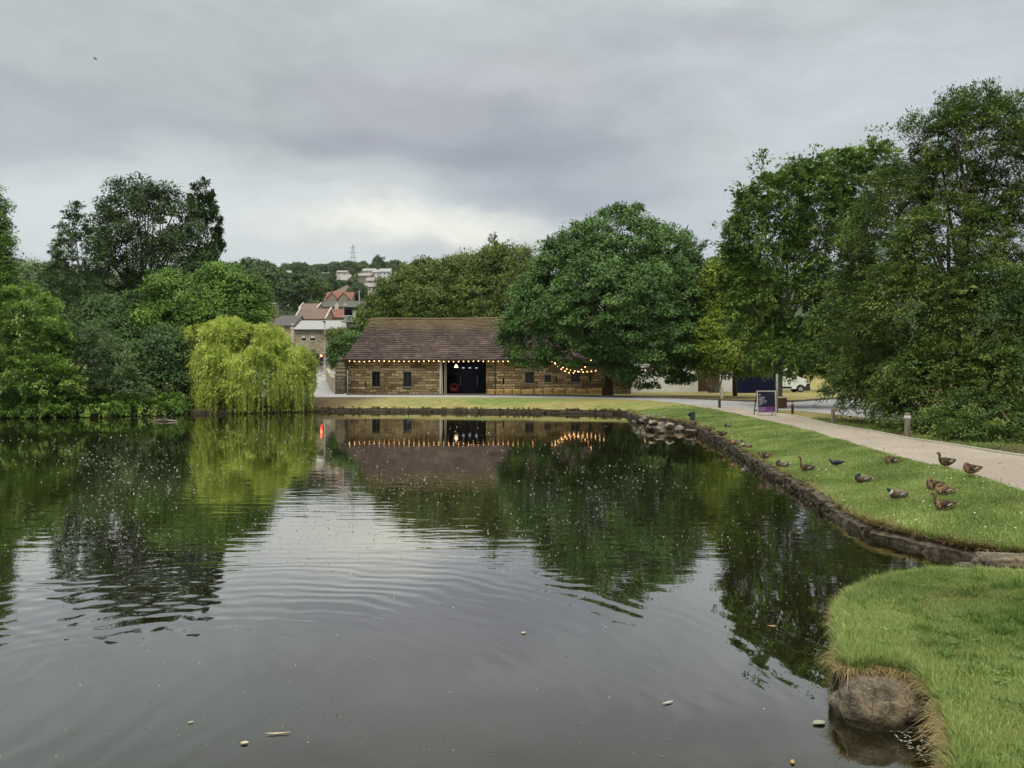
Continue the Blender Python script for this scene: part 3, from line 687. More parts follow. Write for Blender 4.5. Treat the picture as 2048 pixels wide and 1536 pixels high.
extra(th, [(1905, 225, 34, 40, 30), (1960, 210, 40, 36, 30), (2020, 225, 40, 36, 30), (1835, 260, 34, 26, 30.5), (2060, 240, 40, 40, 30)], 'hemlock', 42, 520, 24, .55, .11, .045, name='top_sprays', style='spray', updir=.8, droop=.1)
# ---- left side, back to front
tree('edge_tree', 'tall green tree cut by the left edge of the picture', [(-30, 450, 44, 80, 56), (-40, 560, 60, 90, 56), (-20, 500, 34, 60, 56)], 'mid', 51, 300, 70, .8, .22, .12, (-40, 57), .25)
tree('dark_ash_tree', 'tallest dark airy tree on the left, behind the bushes', [(270, 415, 62, 62, 74), (330, 430, 60, 60, 74), (225, 460, 44, 56, 74), (290, 490, 85, 80, 73), (380, 500, 52, 70, 73), (340, 560, 80, 70, 72), (230, 560, 60, 70, 73), (280, 640, 80, 60, 71)],
    'dark', 52, 620, 60, .95, .30, .15, (290, 75), .38, inner=.35, n_limb=40, bark='bark')
tree('poplar_tree', 'narrow upright dark poplar behind the tallest dark tree', [(403, 405, 22, 45, 84), (412, 455, 30, 60, 84), (425, 510, 20, 60, 84), (400, 560, 34, 60, 84)], 'dark', 53, 300, 60, .9, .3, .14, (408, 84), .22, style='spray', updir=1.2, droop=0)
tree('silver_birch', 'feathery grey green birch left of the tallest dark tree', [(150, 450, 30, 45, 68), (160, 520, 52, 70, 68), (150, 610, 62, 80, 67), (120, 560, 34, 60, 68)], 'deep', 54, 420, 55, .85, .22, .10, (150, 69), .16, style='spray', droop=.45, updir=.1, bark='pale_bark', inner=.3)
tree('background_tree', 'dull green tree low behind the feathery birch, at the left', [(60, 580, 60, 60, 80), (20, 620, 70, 60, 78), (110, 640, 60, 60, 76)], 'greygreen', 55, 260, 60, 1.0, .3, .16, (60, 81), .2)
tree('sycamore_tree', 'broad mid green tree rising behind the weeping willow', [(350, 590, 55, 55, 61), (440, 575, 52, 52, 61), (490, 605, 48, 55, 61), (400, 620, 72, 60, 60), (310, 650, 60, 50, 60), (500, 650, 40, 50, 60), (440, 650, 60, 50, 59)],
    'mid', 56, 720, 80, .85, .24, .13, (420, 62), .26, flat=.5)
tree('dark_laurel', 'dark evergreen bush right against the left side of the willow', [(320, 730, 62, 60, 53), (350, 770, 60, 50, 53), (290, 780, 55, 50, 52), (330, 690, 40, 40, 54)], 'deep', 57, 360, 70, .7, .22, .11, (320, 54.5), .12, cat='bush')
tree('holly_bush', 'very dark bush in the shade below the tallest dark tree', [(235, 690, 60, 60, 58), (270, 640, 50, 60, 60), (200, 640, 50, 50, 60), (250, 740, 60, 60, 55)], 'deep', 58, 420, 70, .8, .24, .12, (240, 59), .14, cat='bush')
tree('goat_willow', 'bright light green bush at the far left waterside', [(40, 640, 70, 66, 47), (90, 680, 52, 50, 47), (20, 720, 90, 70, 46.5), (80, 760, 72, 55, 46), (-60, 690, 90, 120, 47), (40, 770, 110, 60, 48)], 'bright', 59, 1100, 70, .75, .20, .09, (30, 49), .14, style='spray', updir=.35, droop=.3, cat='bush')
tree('sallow_bush', 'grey green feathery bush between the light green bush and the dark laurel', [(170, 700, 62, 58, 49), (200, 740, 66, 60, 49), (150, 780, 60, 44, 48), (235, 780, 52, 44, 48.5)], 'greygreen', 60, 560, 60, .7, .19, .07, (190, 51), .12, style='spray', updir=.3, droop=.3, cat='bush')
tree('waterside_shrub', 'low mid green shrub trailing over the water at the left bank', [(100, 800, 90, 26, 47), (20, 800, 90, 28, 46.5), (230, 805, 70, 22, 48.5), (320, 805, 60, 20, 50), (150, 818, 120, 16, 47.2), (20, 822, 110, 16, 46.2), (280, 815, 90, 15, 48.8), (-60, 815, 90, 30, 46)], 'mid', 61, 900, 55, .55, .18, .09, (120, 49.5), .08, style='spray', droop=.4, updir=.1, cat='bush', zmin=.05)
# ---- weeping willow
Yv = 54.5; xb = (505-CX)*Yv/F
wl = thing('weeping_willow', 'yellow green weeping willow trailing to the far shore left of the barn', 'tree', (xb, Yv, lz(xb, Yv)))
lw = [(392, 678, 34, 34, Yv), (455, 664, 52, 34, Yv-.3), (520, 684, 62, 40, Yv), (578, 715, 46, 34, Yv), (430, 722, 45, 40, Yv-2.0), (510, 740, 60, 45, Yv-2.4), (580, 760, 42, 40, Yv-1.2), (400, 770, 30, 30, Yv-1.8), (460, 780, 60, 30, Yv-3), (600, 740, 24, 32, Yv)]
_, Cw = crown('crown', lobes_world(lw), GR['willow'], wl, 71, 2600, 58, 2.0, .20, .045, comb=1.5, style='hang', inner=.12, under=.1, org=tuple(wl.location), zmin=.04)
crown('top_sprays', lobes_world(lw), GR['willow'], wl, 72, 500, 40, .7, .19, .06, style='spray', updir=.1, droop=.9, org=tuple(wl.location), under=.05)
trunk(wl, wl.location-Vector((0, 0, .2)), Cw, .3, M['bark'], 7, 16, org=tuple(wl.location))
# ---- behind the barn
tree('barn_oak', 'rounded olive green tree behind the left half of the barn roof', [(800, 600, 55, 55, 96), (760, 630, 40, 40, 95), (850, 570, 55, 55, 97), (840, 620, 60, 50, 94), (735, 645, 22, 26, 92)], 'olive', 81, 460, 70, 1.15, .34, .18, (810, 98), .3)
tree('barn_ash', 'taller yellow tinged tree behind the middle of the barn roof', [(930, 560, 60, 55, 100), (985, 530, 42, 40, 100), (900, 610, 60, 50, 97), (960, 610, 60, 60, 97), (1025, 520, 40, 34, 100), (1040, 590, 50, 60, 97)], 'olive', 82, 620, 70, 1.15, .34, .18, (950, 101), .3)
tree('barn_spruce', 'thin pointed tree top sticking up behind the barn trees', [(987, 490, 9, 22, 104), (988, 520, 18, 30, 104)], 'olive', 83, 60, 24, 1.0, .4, .14, (987, 105), .15, style='spray', updir=1.4, droop=0)
tree('pine_tree', 'spiky conifer tip showing behind the right shoulder of the walnut', [(1390, 500, 20, 34, 90), (1375, 560, 40, 50, 90), (1360, 485, 14, 20, 90)], 'dark', 84, 120, 34, 1.3, .45, .12, (1385, 91), .2, style='spray', updir=1.0, droop=0)
tree('hedge_laurel', 'glossy dark green clipped bush behind the ball topped gate pier', [(690, 700, 28, 28, 84), (672, 712, 18, 22, 84), (705, 685, 18, 22, 84)], 'walnut', 85, 190, 60, .7, .22, .12, (690, 85), .1, cat='bush')
tree('pale_shrub', 'pale olive shrub above the clipped bush by the stone building', [(672, 672, 20, 16, 92), (690, 668, 14, 14, 92)], 'olive', 86, 80, 50, .7, .2, .1, (678, 93), .08, cat='bush')
tree('street_shrub', 'sparse shrub by the traffic light across the street', [(634, 720, 9, 14, 118), (624, 712, 9, 14, 118)], 'olive', 87, 40, 40, .6, .2, .1, (630, 119), .06, cat='bush')
tree('dark_yew', 'dark green tree behind the parked van and the navy boards', [(1500, 700, 60, 50, 92), (1560, 700, 60, 50, 92), (1640, 690, 70, 60, 92), (1720, 700, 80, 60, 92)], 'dark', 88, 300, 60, 1.1, .34, .18, (1600, 93), .2)
# ---- hillside wood: every tree its own object, four shapes of crown
protos = []
for s, (rx, rz, key) in enumerate(((4.6, 4.2, 'hill'), (5.6, 4.6, 'hill'), (3.8, 5.4, 'hill'), (4.8, 4.4, 'olive'), (2.2, 5.6, 'dark'))):
    t = thing('hill_tree', '', 'tree', (0, 0, 0)); rng = np.random.default_rng(s+90)
    if s < 4: lobes = [(np.array((0, 0, rz+2.6)), np.array((rx, rx, rz)))]+[(np.array((rng.uniform(-.5, .5)*rx, rng.uniform(-.5, .5)*rx, rz+2.6+rng.uniform(-.2, .45)*rz)), np.array((rx, rx, rz))*.6) for _ in range(4)]
    else: lobes = [(np.array((0, 0, 3+i*2.6)), np.array((2.6-i*.62, 2.6-i*.62, 2.2))) for i in range(4)]
    _, C = crown('crown', lobes, GR[key], t, 90+s, 150, 34, 1.5, .75, .48, inner=.15, flat=.6)
    trunk(t, (0, 0, -.6), C, .35, M['bark'], s, 5)
    protos.append(t)
HILL_LABELS = ['rounded dark green tree in the wood on the far hillside', 'broad spreading dark tree in the wood on the far hillside', 'tall egg shaped dark tree in the wood on the far hillside', 'lighter olive green tree in the wood on the far hillside', 'dark pointed conifer in the wood on the far hillside']
HILL_GROUPS = ['rounded hillside trees', 'spreading hillside trees', 'tall hillside trees', 'olive hillside trees', 'hillside conifers']
houses_px = [(512, 548, 538, 554, 380), (646, 724, 570, 602, 290), (638, 730, 600, 640, 205), (664, 704, 540, 562, 500), (714, 784, 536, 592, 510), (585, 690, 606, 660, 190), (672, 694, 556, 568, 400), (566, 588, 541, 549, 470), (638, 656, 545, 553, 480)]
rnd = random.Random(5); placed = []; used = [False]*5
def put_hill(px, Y, k, sc):
    x = (px-CX)*Y/F; z = hill_z(x, Y); H = 2*(4.4)+3
    for (qx, qy, qs) in placed:
        if math.hypot(qx-x, qy-Y) < 2.7*(qs+sc): return
    ptop = HY-(z+9.5*sc-CH)*F/Y; pbot = HY-(z-CH)*F/Y
    for (a, b2, c, d, hy) in houses_px:
        if a-5*sc*F/Y < px < b2+5*sc*F/Y and ptop < d-4 and pbot > c and Y < hy+12: return
    placed.append((x, Y, sc))
    t = protos[k] if not used[k] else copy_tree(protos[k]); used[k] = True
    t.location = (x, Y, z-.3); t.rotation_euler = (0, 0, rnd.uniform(0, 6.3)); t.scale = (sc*rnd.uniform(.9, 1.15), sc*rnd.uniform(.9, 1.15), sc*rnd.uniform(.85, 1.15))
    t['label'] = HILL_LABELS[k]; t['group'] = HILL_GROUPS[k]
for k in range(14): put_hill(440+rnd.uniform(-10, 110), rnd.uniform(190, 260), rnd.choice((0, 2, 3)), rnd.uniform(.9, 1.25))
for (px, Y, k, sc) in ((712, 405, 0, .6), (756, 408, 3, .6), (765, 445, 0, .7), (709, 448, 2, .6), (760, 478, 4, .6), (707, 490, 0, .7), (716, 375, 3, .6), (740, 372, 0, .5), (722, 340, 2, .6), (640, 262, 3, .7), (716, 258, 0, .6), (700, 330, 4, .7), (672, 470, 0, .7), (690, 455, 3, .7), (660, 330, 2, .9), (642, 300, 0, .9)):
    x = (px-CX)*Y/F; placed.append((x, Y, sc)); t = protos[k] if not used[k] else copy_tree(protos[k]); used[k] = True
    t.location = (x, Y, hill_z(x, Y)-.3); t.rotation_euler = (0, 0, px); t.scale = (sc, sc, sc); t['label'] = HILL_LABELS[k]; t['group'] = HILL_GROUPS[k]
for i in range(6000):
    if len(placed) > 290: break
    u = rnd.random(); px = rnd.uniform(430, 780) if u < .85 else (rnd.uniform(780, 880) if u < .9 else (rnd.uniform(1415, 1500) if u < .94 else rnd.uniform(20, 120)))
    Y = rnd.choice((rnd.uniform(200, 420), rnd.uniform(380, 700), rnd.uniform(620, 735)))
    put_hill(px, Y, rnd.choices(range(5), (5, 4, 3, 3, 1.2))[0], rnd.uniform(.55, 1.0)*(1+Y/1600))
# the wood behind, too thick to tell its trees apart
rng = np.random.default_rng(8); n = 70000; px = np.concatenate([rng.uniform(-100, 1000, int(n*.8)), rng.uniform(1380, 1560, n-int(n*.8))]); Y = 205+535*rng.random(n)**.8
X = (px-CX)*Y/F; Yc = np.minimum(Y, 720+40*wnoise(X, X*0, .01, 3)); Z = flat_z(X, Yc)+wnoise(X, Y, .006, 7)*6*ss(200, 500, Y)
Z = Z+rng.random(n)**.6*(6+3*wnoise(X, Y, .12, 2)+2*wnoise(X, Y, .31, 6))*(.35+.65*ss(300, 520, Y))
ptop = HY-(Z-CH)*F/Y; ok = np.ones(n, bool)
for (a, b2, c, d, hy) in houses_px: ok &= ~((px > a-4) & (px < b2+4) & (ptop > c-3) & (ptop < d) & (Y < hy+12))
P = np.c_[X, Y, Z][ok]; n = len(P); ls = .35+P[:, 1]*.0034
o = leaves('hillside_wood', P, rng.normal(size=(n, 3)), unit(rng.normal(0, .5, (n, 3))+np.array((0, -.3, 1))), ls, ls*.75, GR['hill'], None, rng); tag(o, 'distant dark green wood covering the hilltop', 'wood', kind='stuff')
# ------------------------------------------------------------------ the barn
BY = 74.0; def_x = lambda px, Y=BY: (px-CX)*Y/F; def_z = lambda py, Y=BY: CH-(py-HY)*Y/F
bx0, bx1 = def_x(696), def_x(1262); gz = .82; eave = def_z(717)-.02; depth = 9.2
barn = thing('stone_barn', 'long low honey stone barn with dark stone tile roof across the pond', 'barn', (bx0, BY, gz))
def bl(v): return (v[0]-bx0, v[1]-BY, v[2]-gz)
ez = eave-gz; Wd = bx1-bx0
ops = [(744, 760, 743, 773, 'w'), (807, 823, 744, 773, 'w'), (880, 972, 721, 792, 'd'), (1050, 1068, 744, 766, 'w'), (1089, 1102, 750, 764, 'w'), (1142, 1160, 741, 764, 'w'),
       (1005, 1009, 757, 768, 's'), (1111, 1114, 753, 764, 's'), (1179, 1183, 751, 763, 's'), (730, 732.5, 764, 774, 's')]
OP = [(def_x(a)-bx0, def_x(b_)-bx0, max(def_z(d)-gz, -.2), def_z(c)-gz, k) for a, b_, c, d, k in ops]
xs = sorted({0, Wd, *[o[0] for o in OP], *[o[1] for o in OP]}); zs = sorted({-.3, ez, *[o[2] for o in OP], *[o[3] for o in OP]})
mb = MB()
def hole(x, z): return any(o[0] < x < o[1] and o[2] < z < o[3] for o in OP)
cells = [[not hole((xs[i]+xs[i+1])/2, (zs[j]+zs[j+1])/2) for j in range(len(zs)-1)] for i in range(len(xs)-1)]
vid = {}
def V_(i, j, k):
    if (i, j, k) not in vid: vid[(i, j, k)] = len(mb.v); mb.v.append((xs[i], k*.55, zs[j]))
    return vid[(i, j, k)]
for i in range(len(xs)-1):
    for j in range(len(zs)-1):
        if not cells[i][j]: continue
        mb.f += [(V_(i, j, 0), V_(i+1, j, 0), V_(i+1, j+1, 0), V_(i, j+1, 0)), (V_(i, j, 1), V_(i, j+1, 1), V_(i+1, j+1, 1), V_(i+1, j, 1))]
        for di, dj, a, b_ in ((-1, 0, (i, j), (i, j+1)), (1, 0, (i+1, j), (i+1, j+1)), (0, -1, (i, j), (i+1, j)), (0, 1, (i, j+1), (i+1, j+1))):
            ii, jj = i+di, j+dj
            if not (0 <= ii < len(xs)-1 and 0 <= jj < len(zs)-1 and cells[ii][jj]): mb.f.append((V_(*a, 0), V_(*b_, 0), V_(*b_, 1), V_(*a, 1)))
mb.m = [0]*len(mb.f)
for x0, x1, y0, y1 in ((0, .5, .551, depth), (Wd-.5, Wd, .551, depth), (.501, Wd-.501, depth-.5, depth)): mb.box(x0, x1, y0, y1, -.3, ez)
rz_ = def_z(639, BY+4.6)-gz
mb.build('wall', M['barn_stone'], barn)
# interior: floor, back partition, doors
mb = MB(); d0 = OP[2]
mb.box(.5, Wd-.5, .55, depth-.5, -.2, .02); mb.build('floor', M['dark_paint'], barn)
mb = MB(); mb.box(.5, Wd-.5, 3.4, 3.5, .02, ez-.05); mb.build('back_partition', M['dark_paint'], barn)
dw = d0[1]-d0[0]
for s in (0, 1):
    cx = d0[0]+dw*(.62-.13+s*.215); mb = MB(); mb.box(cx-.47, cx+.47, 2.2, 2.26, .03, 2.35)
    for zz in (.2, 1.25): mb.box(cx-.36, cx+.36, 2.185, 2.2, zz, zz+.85)
    dr = mb.build('door', M['purple_paint'], barn)
    mb = MB(); hx = cx+(-.36 if s == 0 else .36); mb.tube([(hx, 2.12, .75), (hx, 2.12, 1.75)], .022, 6); mb.box(hx-.015, hx+.015, 2.12, 2.2, .8, .83); mb.box(hx-.015, hx+.015, 2.12, 2.2, 1.67, 1.7); mb.build('handle', M['lamp_steel'], dr)
mb = MB(); cxd = d0[0]+dw*.6
mb.box(cxd-1.35, cxd-.62, 2.18, 2.26, .03, 2.9); mb.box(cxd+.95, cxd+1.5, 2.18, 2.26, .03, 2.9); mb.box(cxd-.6, cxd+.93, 2.18, 2.26, 2.42, 2.9); mb.build('door_surround', M['dark_paint'], barn)
for dx in (-.55, .1, .75):
    mb = MB(); mb.box(cxd+dx-.11, cxd+dx+.11, 2.10, 2.16, 2.5, 2.56); mb.build('lamp', M['downlight'], barn)
mb = MB(); mb.box(d0[0]-.02, d0[0]+.08, -.09, .0, -.1, d0[3]+.02); mb.tube([(d0[0]+.15, -.03, d0[3]), (d0[0]+.22, -.05, 0)], .05, 6); mb.build('door_post', M['white_paint'], barn)
mb = MB(); mb.box(d0[0]+.38, d0[0]+.62, .15, .4, -.05, d0[3]); mb.build('timber_post', M['grey_wood'], barn)
mb = MB(); mb.box(d0[0]-.3, d0[1]+.3, -.03, .3, d0[3]+.003, d0[3]+.2); mb.build('lintel', M['iron'], barn)
for o in OP:
    if o[4] != 'w': continue
    mb = MB(); x0, x1, z0, z1 = o[:4]; fw = .05
    mb.box(x0, x1, .16, .22, z0, z0+fw); mb.box(x0, x1, .16, .22, z1-fw, z1); mb.box(x0, x0+fw, .162, .218, z0+fw, z1-fw); mb.box(x1-fw, x1, .162, .218, z0+fw, z1-fw); mb.box((x0+x1)/2-.02, (x0+x1)/2+.02, .164, .216, z0+fw, z1-fw)
    w_ = mb.build('window', M['iron'], barn)
    mb = MB(); mb.box(x0+fw, x1-fw, .185, .195, z0+fw, z1-fw); mb.build('pane', M['window_glass'], w_)
    mb = MB(); mb.box(x0-.1, x1+.1, -.06, .15, z0-.12, z0-.002); mb.build('sill', M['sill_stone'], w_)
    mb = MB(); mb.box(x0-.16, x1+.16, -.02, .14, z1+.002, z1+.22); mb.build('lintel', M['sill_stone'], w_)
mb = MB(); mb.tube([(-.12, -.08, ez-.15), (-.12, -.08, -.1)], .05, 8); mb.build('drainpipe', M['iron'], barn)
xdp = def_x(990)-bx0; mb = MB(); mb.tube([(xdp, -.08, ez-.15), (xdp, -.08, 1.0), (xdp-.08, -.12, 0)], .05, 8); mb.build('drainpipe', M['iron'], barn)
# roof: courses of stone tiles, big at the eave and small at the ridge, slightly uneven
def roof_tiles():
    rnd = random.Random(9); V = []; Q = []; var = []
    y0, z0 = -.45, ez-.12; y1, z1 = 4.6, rz_; nc = 24
    t = 0; ts = [0]
    for k in range(nc): ts.append(ts[-1]+1.35-.7*k/nc)
    ts = [a/ts[-1] for a in ts]
    def quad(p, v):
        b_ = len(V); V.extend(p); Q.append((b_, b_+1, b_+2, b_+3)); var.append(v)
    for side in (0, 1):
        for k in range(nc):
            a, b_ = ts[k], ts[k+1]; xa = -.35+1.75*a; xb = -.35+1.75*b_; xea, xeb = Wd+.35-.6*a, Wd+.35-.6*b_
            x = xa
            while x < xea-.02:
                w_ = rnd.uniform(.28, .62)*(1.1-.35*a); x2 = min(x+w_, xea)
                if xea-x2 < .15: x2 = xea
                lift = .085+rnd.uniform(0, .035); v = rnd.random()
                def pt(xx, tt, up): 
                    yy = y0+(y1-y0)*tt; zz = z0+(z1-z0)*tt-.09*math.sin(math.pi*tt)+.05*math.sin(xx*.45+1)*tt+.035*math.sin(xx*1.3+tt*5)+up+.28*max(0, xx/Wd-.1)*tt*.6
                    if side: yy = 2*4.6-yy
                    return (xx, yy, zz)
                s = lambda xx, f: min(max(xx, xa if f == 0 else xb), xea if f == 0 else xeb)
                top = min(b_+.012, 1.0)
                quad([pt(s(x, 0)+.006, a, lift), pt(s(x2, 0)-.006, a, lift), pt(s(x2, 1)-.006, top, .012), pt(s(x, 1)+.006, top, .012)], v)
                quad([pt(s(x, 0)+.006, a, -.02), pt(s(x2, 0)-.006, a, -.02), pt(s(x2, 0)-.006, a, lift), pt(s(x, 0)+.006, a, lift)], v)
                x = x2
            # under-sheet so that nothing shows between tiles
            quad([pt(xa, a, -.03), pt(xea, a, -.03), pt(xeb, b_, -.03), pt(xb, b_, -.03)], .3)
            xl = lambda tt: -.35+1.75*tt
        # hip ends
    for xe in (0, 1):
        for k in range(nc):
            a, b_ = ts[k], ts[k+1]
            def ph(tt, s_): 
                xx = (-.35+1.75*tt) if not xe else Wd+.35-.6*tt
                yy = y0+(y1-y0)*tt; yy = yy if s_ == 0 else 2*4.6-yy
                return (xx, yy, z0+(z1-z0)*tt-.09*math.sin(math.pi*tt)+.28*max(0, xx/Wd-.1)*tt*.6)
            quad([ph(a, 0), ph(a, 1), ph(b_, 1), ph(b_, 0)], .3)
    return npmesh('roof', np.array(V), np.array(Q), M['stone_tiles'], barn, var=np.array(var))
m, N, L, b = mat('stone_tiles', .85, .2)
at = N.new('ShaderNodeAttribute'); at.attribute_name = 'var'
f1 = ntex(N, L, .5, 5, .65); f2 = ntex(N, L, 5, 4, .7)
ad = mth = None
md = N.new('ShaderNodeMath'); md.operation = 'MULTIPLY_ADD'; L.new(at.outputs['Fac'], md.inputs[0]); md.inputs[1].default_value = .28; L.new(f1, md.inputs[2])
c = ramp(N, L, md.outputs[0], [(.35, (.030, .021, .021)), (.65, (.062, .043, .040)), (.9, (.12, .085, .075))])
sz = N.new('ShaderNodeSeparateXYZ'); tcc = N.new('ShaderNodeTexCoord'); L.new(tcc.outputs['Object'], sz.inputs[0])
mz = N.new('ShaderNodeMapRange'); mz.inputs[1].default_value = rz_-1.6; mz.inputs[2].default_value = rz_+.1; L.new(sz.outputs['Z'], mz.inputs[0])
mm = N.new('ShaderNodeMath'); mm.operation = 'MULTIPLY'; L.new(mz.outputs[0], mm.inputs[0]); L.new(f2, mm.inputs[1])
c = mixc(N, L, mm.outputs[0], c, (.17, .13, .05))
c = mixc(N, L, ramp(N, L, f2, [(.58, (0, 0, 0)), (.72, (.7, .7, .7))]), c, (.17, .14, .115))
fm = ntex(N, L, 1.1, 6, .7); c = mixc(N, L, ramp(N, L, fm, [(.56, (0, 0, 0)), (.68, (.6, .6, .6))]), c, (.10, .095, .04))
L.new(c, b.inputs['Base Color']); M['stone_tiles'] = m
rf = roof_tiles()
mb = MB(); n = 34
for i in range(n):
    xa = 1.4+(Wd-1.65)*i/n; xb = 1.4+(Wd-1.65)*(i+1)/n-.03; zz = rz_+.03*math.sin(xa*.45+1)+.28*max(0, xa/Wd-.1)*.6+.02
    mb.tube([(xa, 4.6, zz), (xb, 4.6, zz+.005)], .15, 7)
mb.build('ridge_tiles', simple('ridge_tiles', (.17, .12, .06), (.10, .075, .05), 3, .9), rf)
mb = MB(); mb.box(-.3, Wd+.3, -.56, -.46, ez-.2, ez-.08); mb.build('gutter', M['iron'], barn)
# pendant lamp and red covered chair inside the doorway
ph = thing('pendant_lamp', 'lit cone shaped lamp hanging in the barn doorway', 'lamp', (bx0+def_x(912)-bx0-.05, BY+1.0, gz+2.55))
mb = MB(); mb.lathe([(.03, .32), (.05, .3), (.2, .03), (.21, 0)], n=14); mb.build('lamp_shade', M['pendant'], ph, smooth=True)
mb = MB(); mb.tube([(0, 0, .3), (0, 0, .95)], .01, 5); mb.build('cord', M['iron'], ph)
rc = thing('covered_chair', 'rounded dark red tub chair inside the barn doorway', 'chair', (def_x(906), BY+1.3, gz+.02))
mb = MB(); mb.lathe([(.28, .12), (.40, .25), (.42, .5), (.30, .55), (.05, .52)], n=16); mb.build('seat', M['red_cover'], rc, smooth=True)
mb = MB(); mb.tube([(-.38, .05, .45), (-.3, .3, .8), (0, .4, .92), (.3, .3, .8), (.38, .05, .45)], [.1, .12, .13, .12, .1], 8); mb.build('backrest', M['red_cover'], rc, smooth=True)
mb = MB()
for sx in (-1, 1):
    for sy in (-1, 1):
        mb = MB(); mb.tube([(sx*.22, sy*.22, .14), (sx*.27, sy*.27, 0)], .02, 6); mb.build('leg', M['iron'], rc)
# golden ledge stones along the foot of the right half of the wall
rnd = random.Random(4); px = 974; i = 0
STN = ['leftmost golden stone block beside the barn door, at the foot of the wall', 'long golden block at the wall foot below the drainpipe', 'golden block at the wall foot right of the drainpipe', 'low golden block left of the taller squared block', 'dark faced block under the widest barn window',
       'tall squared golden block under the gap between two windows', 'golden block below the small barn window', 'long golden block under the narrow slit in the wall', 'rounded golden block left of the right hand window', 'golden block directly below the right hand window', 'last long golden block before the walnut trunk']
for i, (a, b_) in enumerate(((975, 990), (991, 1008), (1009, 1025), (1026, 1042), (1044, 1068), (1070, 1086), (1088, 1104), (1108, 1130), (1132, 1152), (1153, 1174), (1175, 1205))):
    w_ = def_x(b_, 73.3)-def_x(a, 73.3); h = rnd.uniform(.42, .58); bm = bmesh.new(); bmesh.ops.create_cube(bm, size=1)
    bmesh.ops.scale(bm, vec=(w_, .5, h+.15), verts=bm.verts); bmesh.ops.subdivide_edges(bm, edges=bm.edges, cuts=4, use_grid_fill=True)
    for v in bm.verts:
        q = Vector((v.co.x/w_*2, v.co.y*4, v.co.z/(h+.15)*2)); l = q.length; k = 1-.09*max(0, l-1.1); v.co = v.co*k+mnoise.noise_vector(v.co*2.5+Vector((i*7, 0, 0)))*.07
    for f in bm.faces: f.smooth = True
    me = bpy.data.meshes.new('stone_block'); bm.to_mesh(me); bm.free(); me.materials.append(M['gold_stone'])
    o = bpy.data.objects.new('stone_block', me); COL.objects.link(o); o.location = ((def_x(a, 73.3)+def_x(b_, 73.3))/2, 73.3, lz(def_x(a), 73.3)+h/2-.08)
    tag(o, STN[i], 'stone', 'golden stones along the barn wall')
# string lights
def strand(name, label, pts, ppb, drop=.09, grp='string lights'):
    o = thing(name, label, 'string lights', pts[0], 0, grp)
    o0 = Vector(pts[0]); L_ = [0]
    for i in range(1, len(pts)): L_.append(L_[-1]+(Vector(pts[i])-Vector(pts[i-1])).length)
    mb = MB(); mb.tube([Vector(p)-o0 for p in pts], .012, 5); mb.build('cable', M['black_plastic'], o)
    n = int(L_[-1]/ppb); bm = bmesh.new(); bmesh.ops.create_uvsphere(bm, u_segments=10, v_segments=7, radius=.041)
    for f in bm.faces: f.smooth = True
    me = bpy.data.meshes.new('bulb'); bm.to_mesh(me); bm.free(); me.materials.append(M['bulb'])
    rnd = random.Random(len(pts))
    for k in range(n+1):
        d = min((k+.3)*ppb, L_[-1]-.01); j = max(i for i in range(len(L_)) if L_[i] <= d); j = min(j, len(pts)-2); t = (d-L_[j])/max(L_[j+1]-L_[j], 1e-6)
        p = Vector(pts[j]).lerp(Vector(pts[j+1]), t)-o0; b_ = bpy.data.objects.new('bulb', me); COL.objects.link(b_); b_.parent = o; b_.location = p-Vector((0, 0, drop+rnd.uniform(-.02, .02)))
    return o
ey = BY-.34
strand('string_lights', 'straight row of warm bulbs under the whole eave of the barn', [(def_x(696+ (1070-696)*i/12, ey), ey, gz+ez-.17-.02*math.sin(i*2.1)) for i in range(13)], .475)
def sag(p0, p1, s, n=10): return [Vector(p0).lerp(Vector(p1), i/n)-Vector((0, 0, s*4*(i/n)*(1-i/n))) for i in range(n+1)]
strand('string_lights', 'long sagging string of warm bulbs from the eave to the walnut branches', sag(PD(1095, 716, 72), PD(1232, 724, 68.5), 1.0), .42)
strand('string_lights', 'shorter steeper string of warm bulbs crossing in front of the right hand window', sag(PD(1108, 722, 70), PD(1185, 715, 70), 1.15), .40)
strand('string_lights', 'short string of bulbs half hidden in the right side of the walnut', sag(PD(1235, 730, 67), PD(1290, 738, 66), .15, 5), 1.1)
# gate pier
gp = thing('gate_pier', 'stepped stone gate pier with a ball on top at the left end of the barn', 'gate pier', (def_x(682, 73), 73, lz(def_x(682, 73), 73)-.05))
mb = MB(); mb.box(-.46, .46, -.46, .46, 0, 1.75); mb.box(-.40, -.30, -.49, -.46, .1, 1.6); mb.box(.30, .40, -.49, -.46, .1, 1.6); mb.box(-.40, .40, -.485, -.462, 1.45, 1.55)
mb.build('shaft', M['pier_stone'], gp, bevel=.02)
mb = MB()
for k, (w_, z0, z1) in enumerate(((.50, 1.75, 1.95), (.44, 1.951, 2.15), (.52, 2.151, 2.32), (.40, 2.321, 2.5), (.46, 2.501, 2.62), (.30, 2.621, 2.8), (.36, 2.801, 2.9), (.2, 2.901, 3.05))): mb.box(-w_, w_, -w_, w_, z0, z1)
mb.build('cap', M['sill_stone'], gp, bevel=.02)
bm = bmesh.new(); bmesh.ops.create_uvsphere(bm, u_segments=20, v_segments=14, radius=.27)
for f in bm.faces: f.smooth = True
me = bpy.data.meshes.new('ball_finial'); bm.to_mesh(me); bm.free(); me.materials.append(M['pier_stone']); o = bpy.data.objects.new('ball_finial', me); COL.objects.link(o); o.parent = gp; o.location = (0, 0, 3.28)
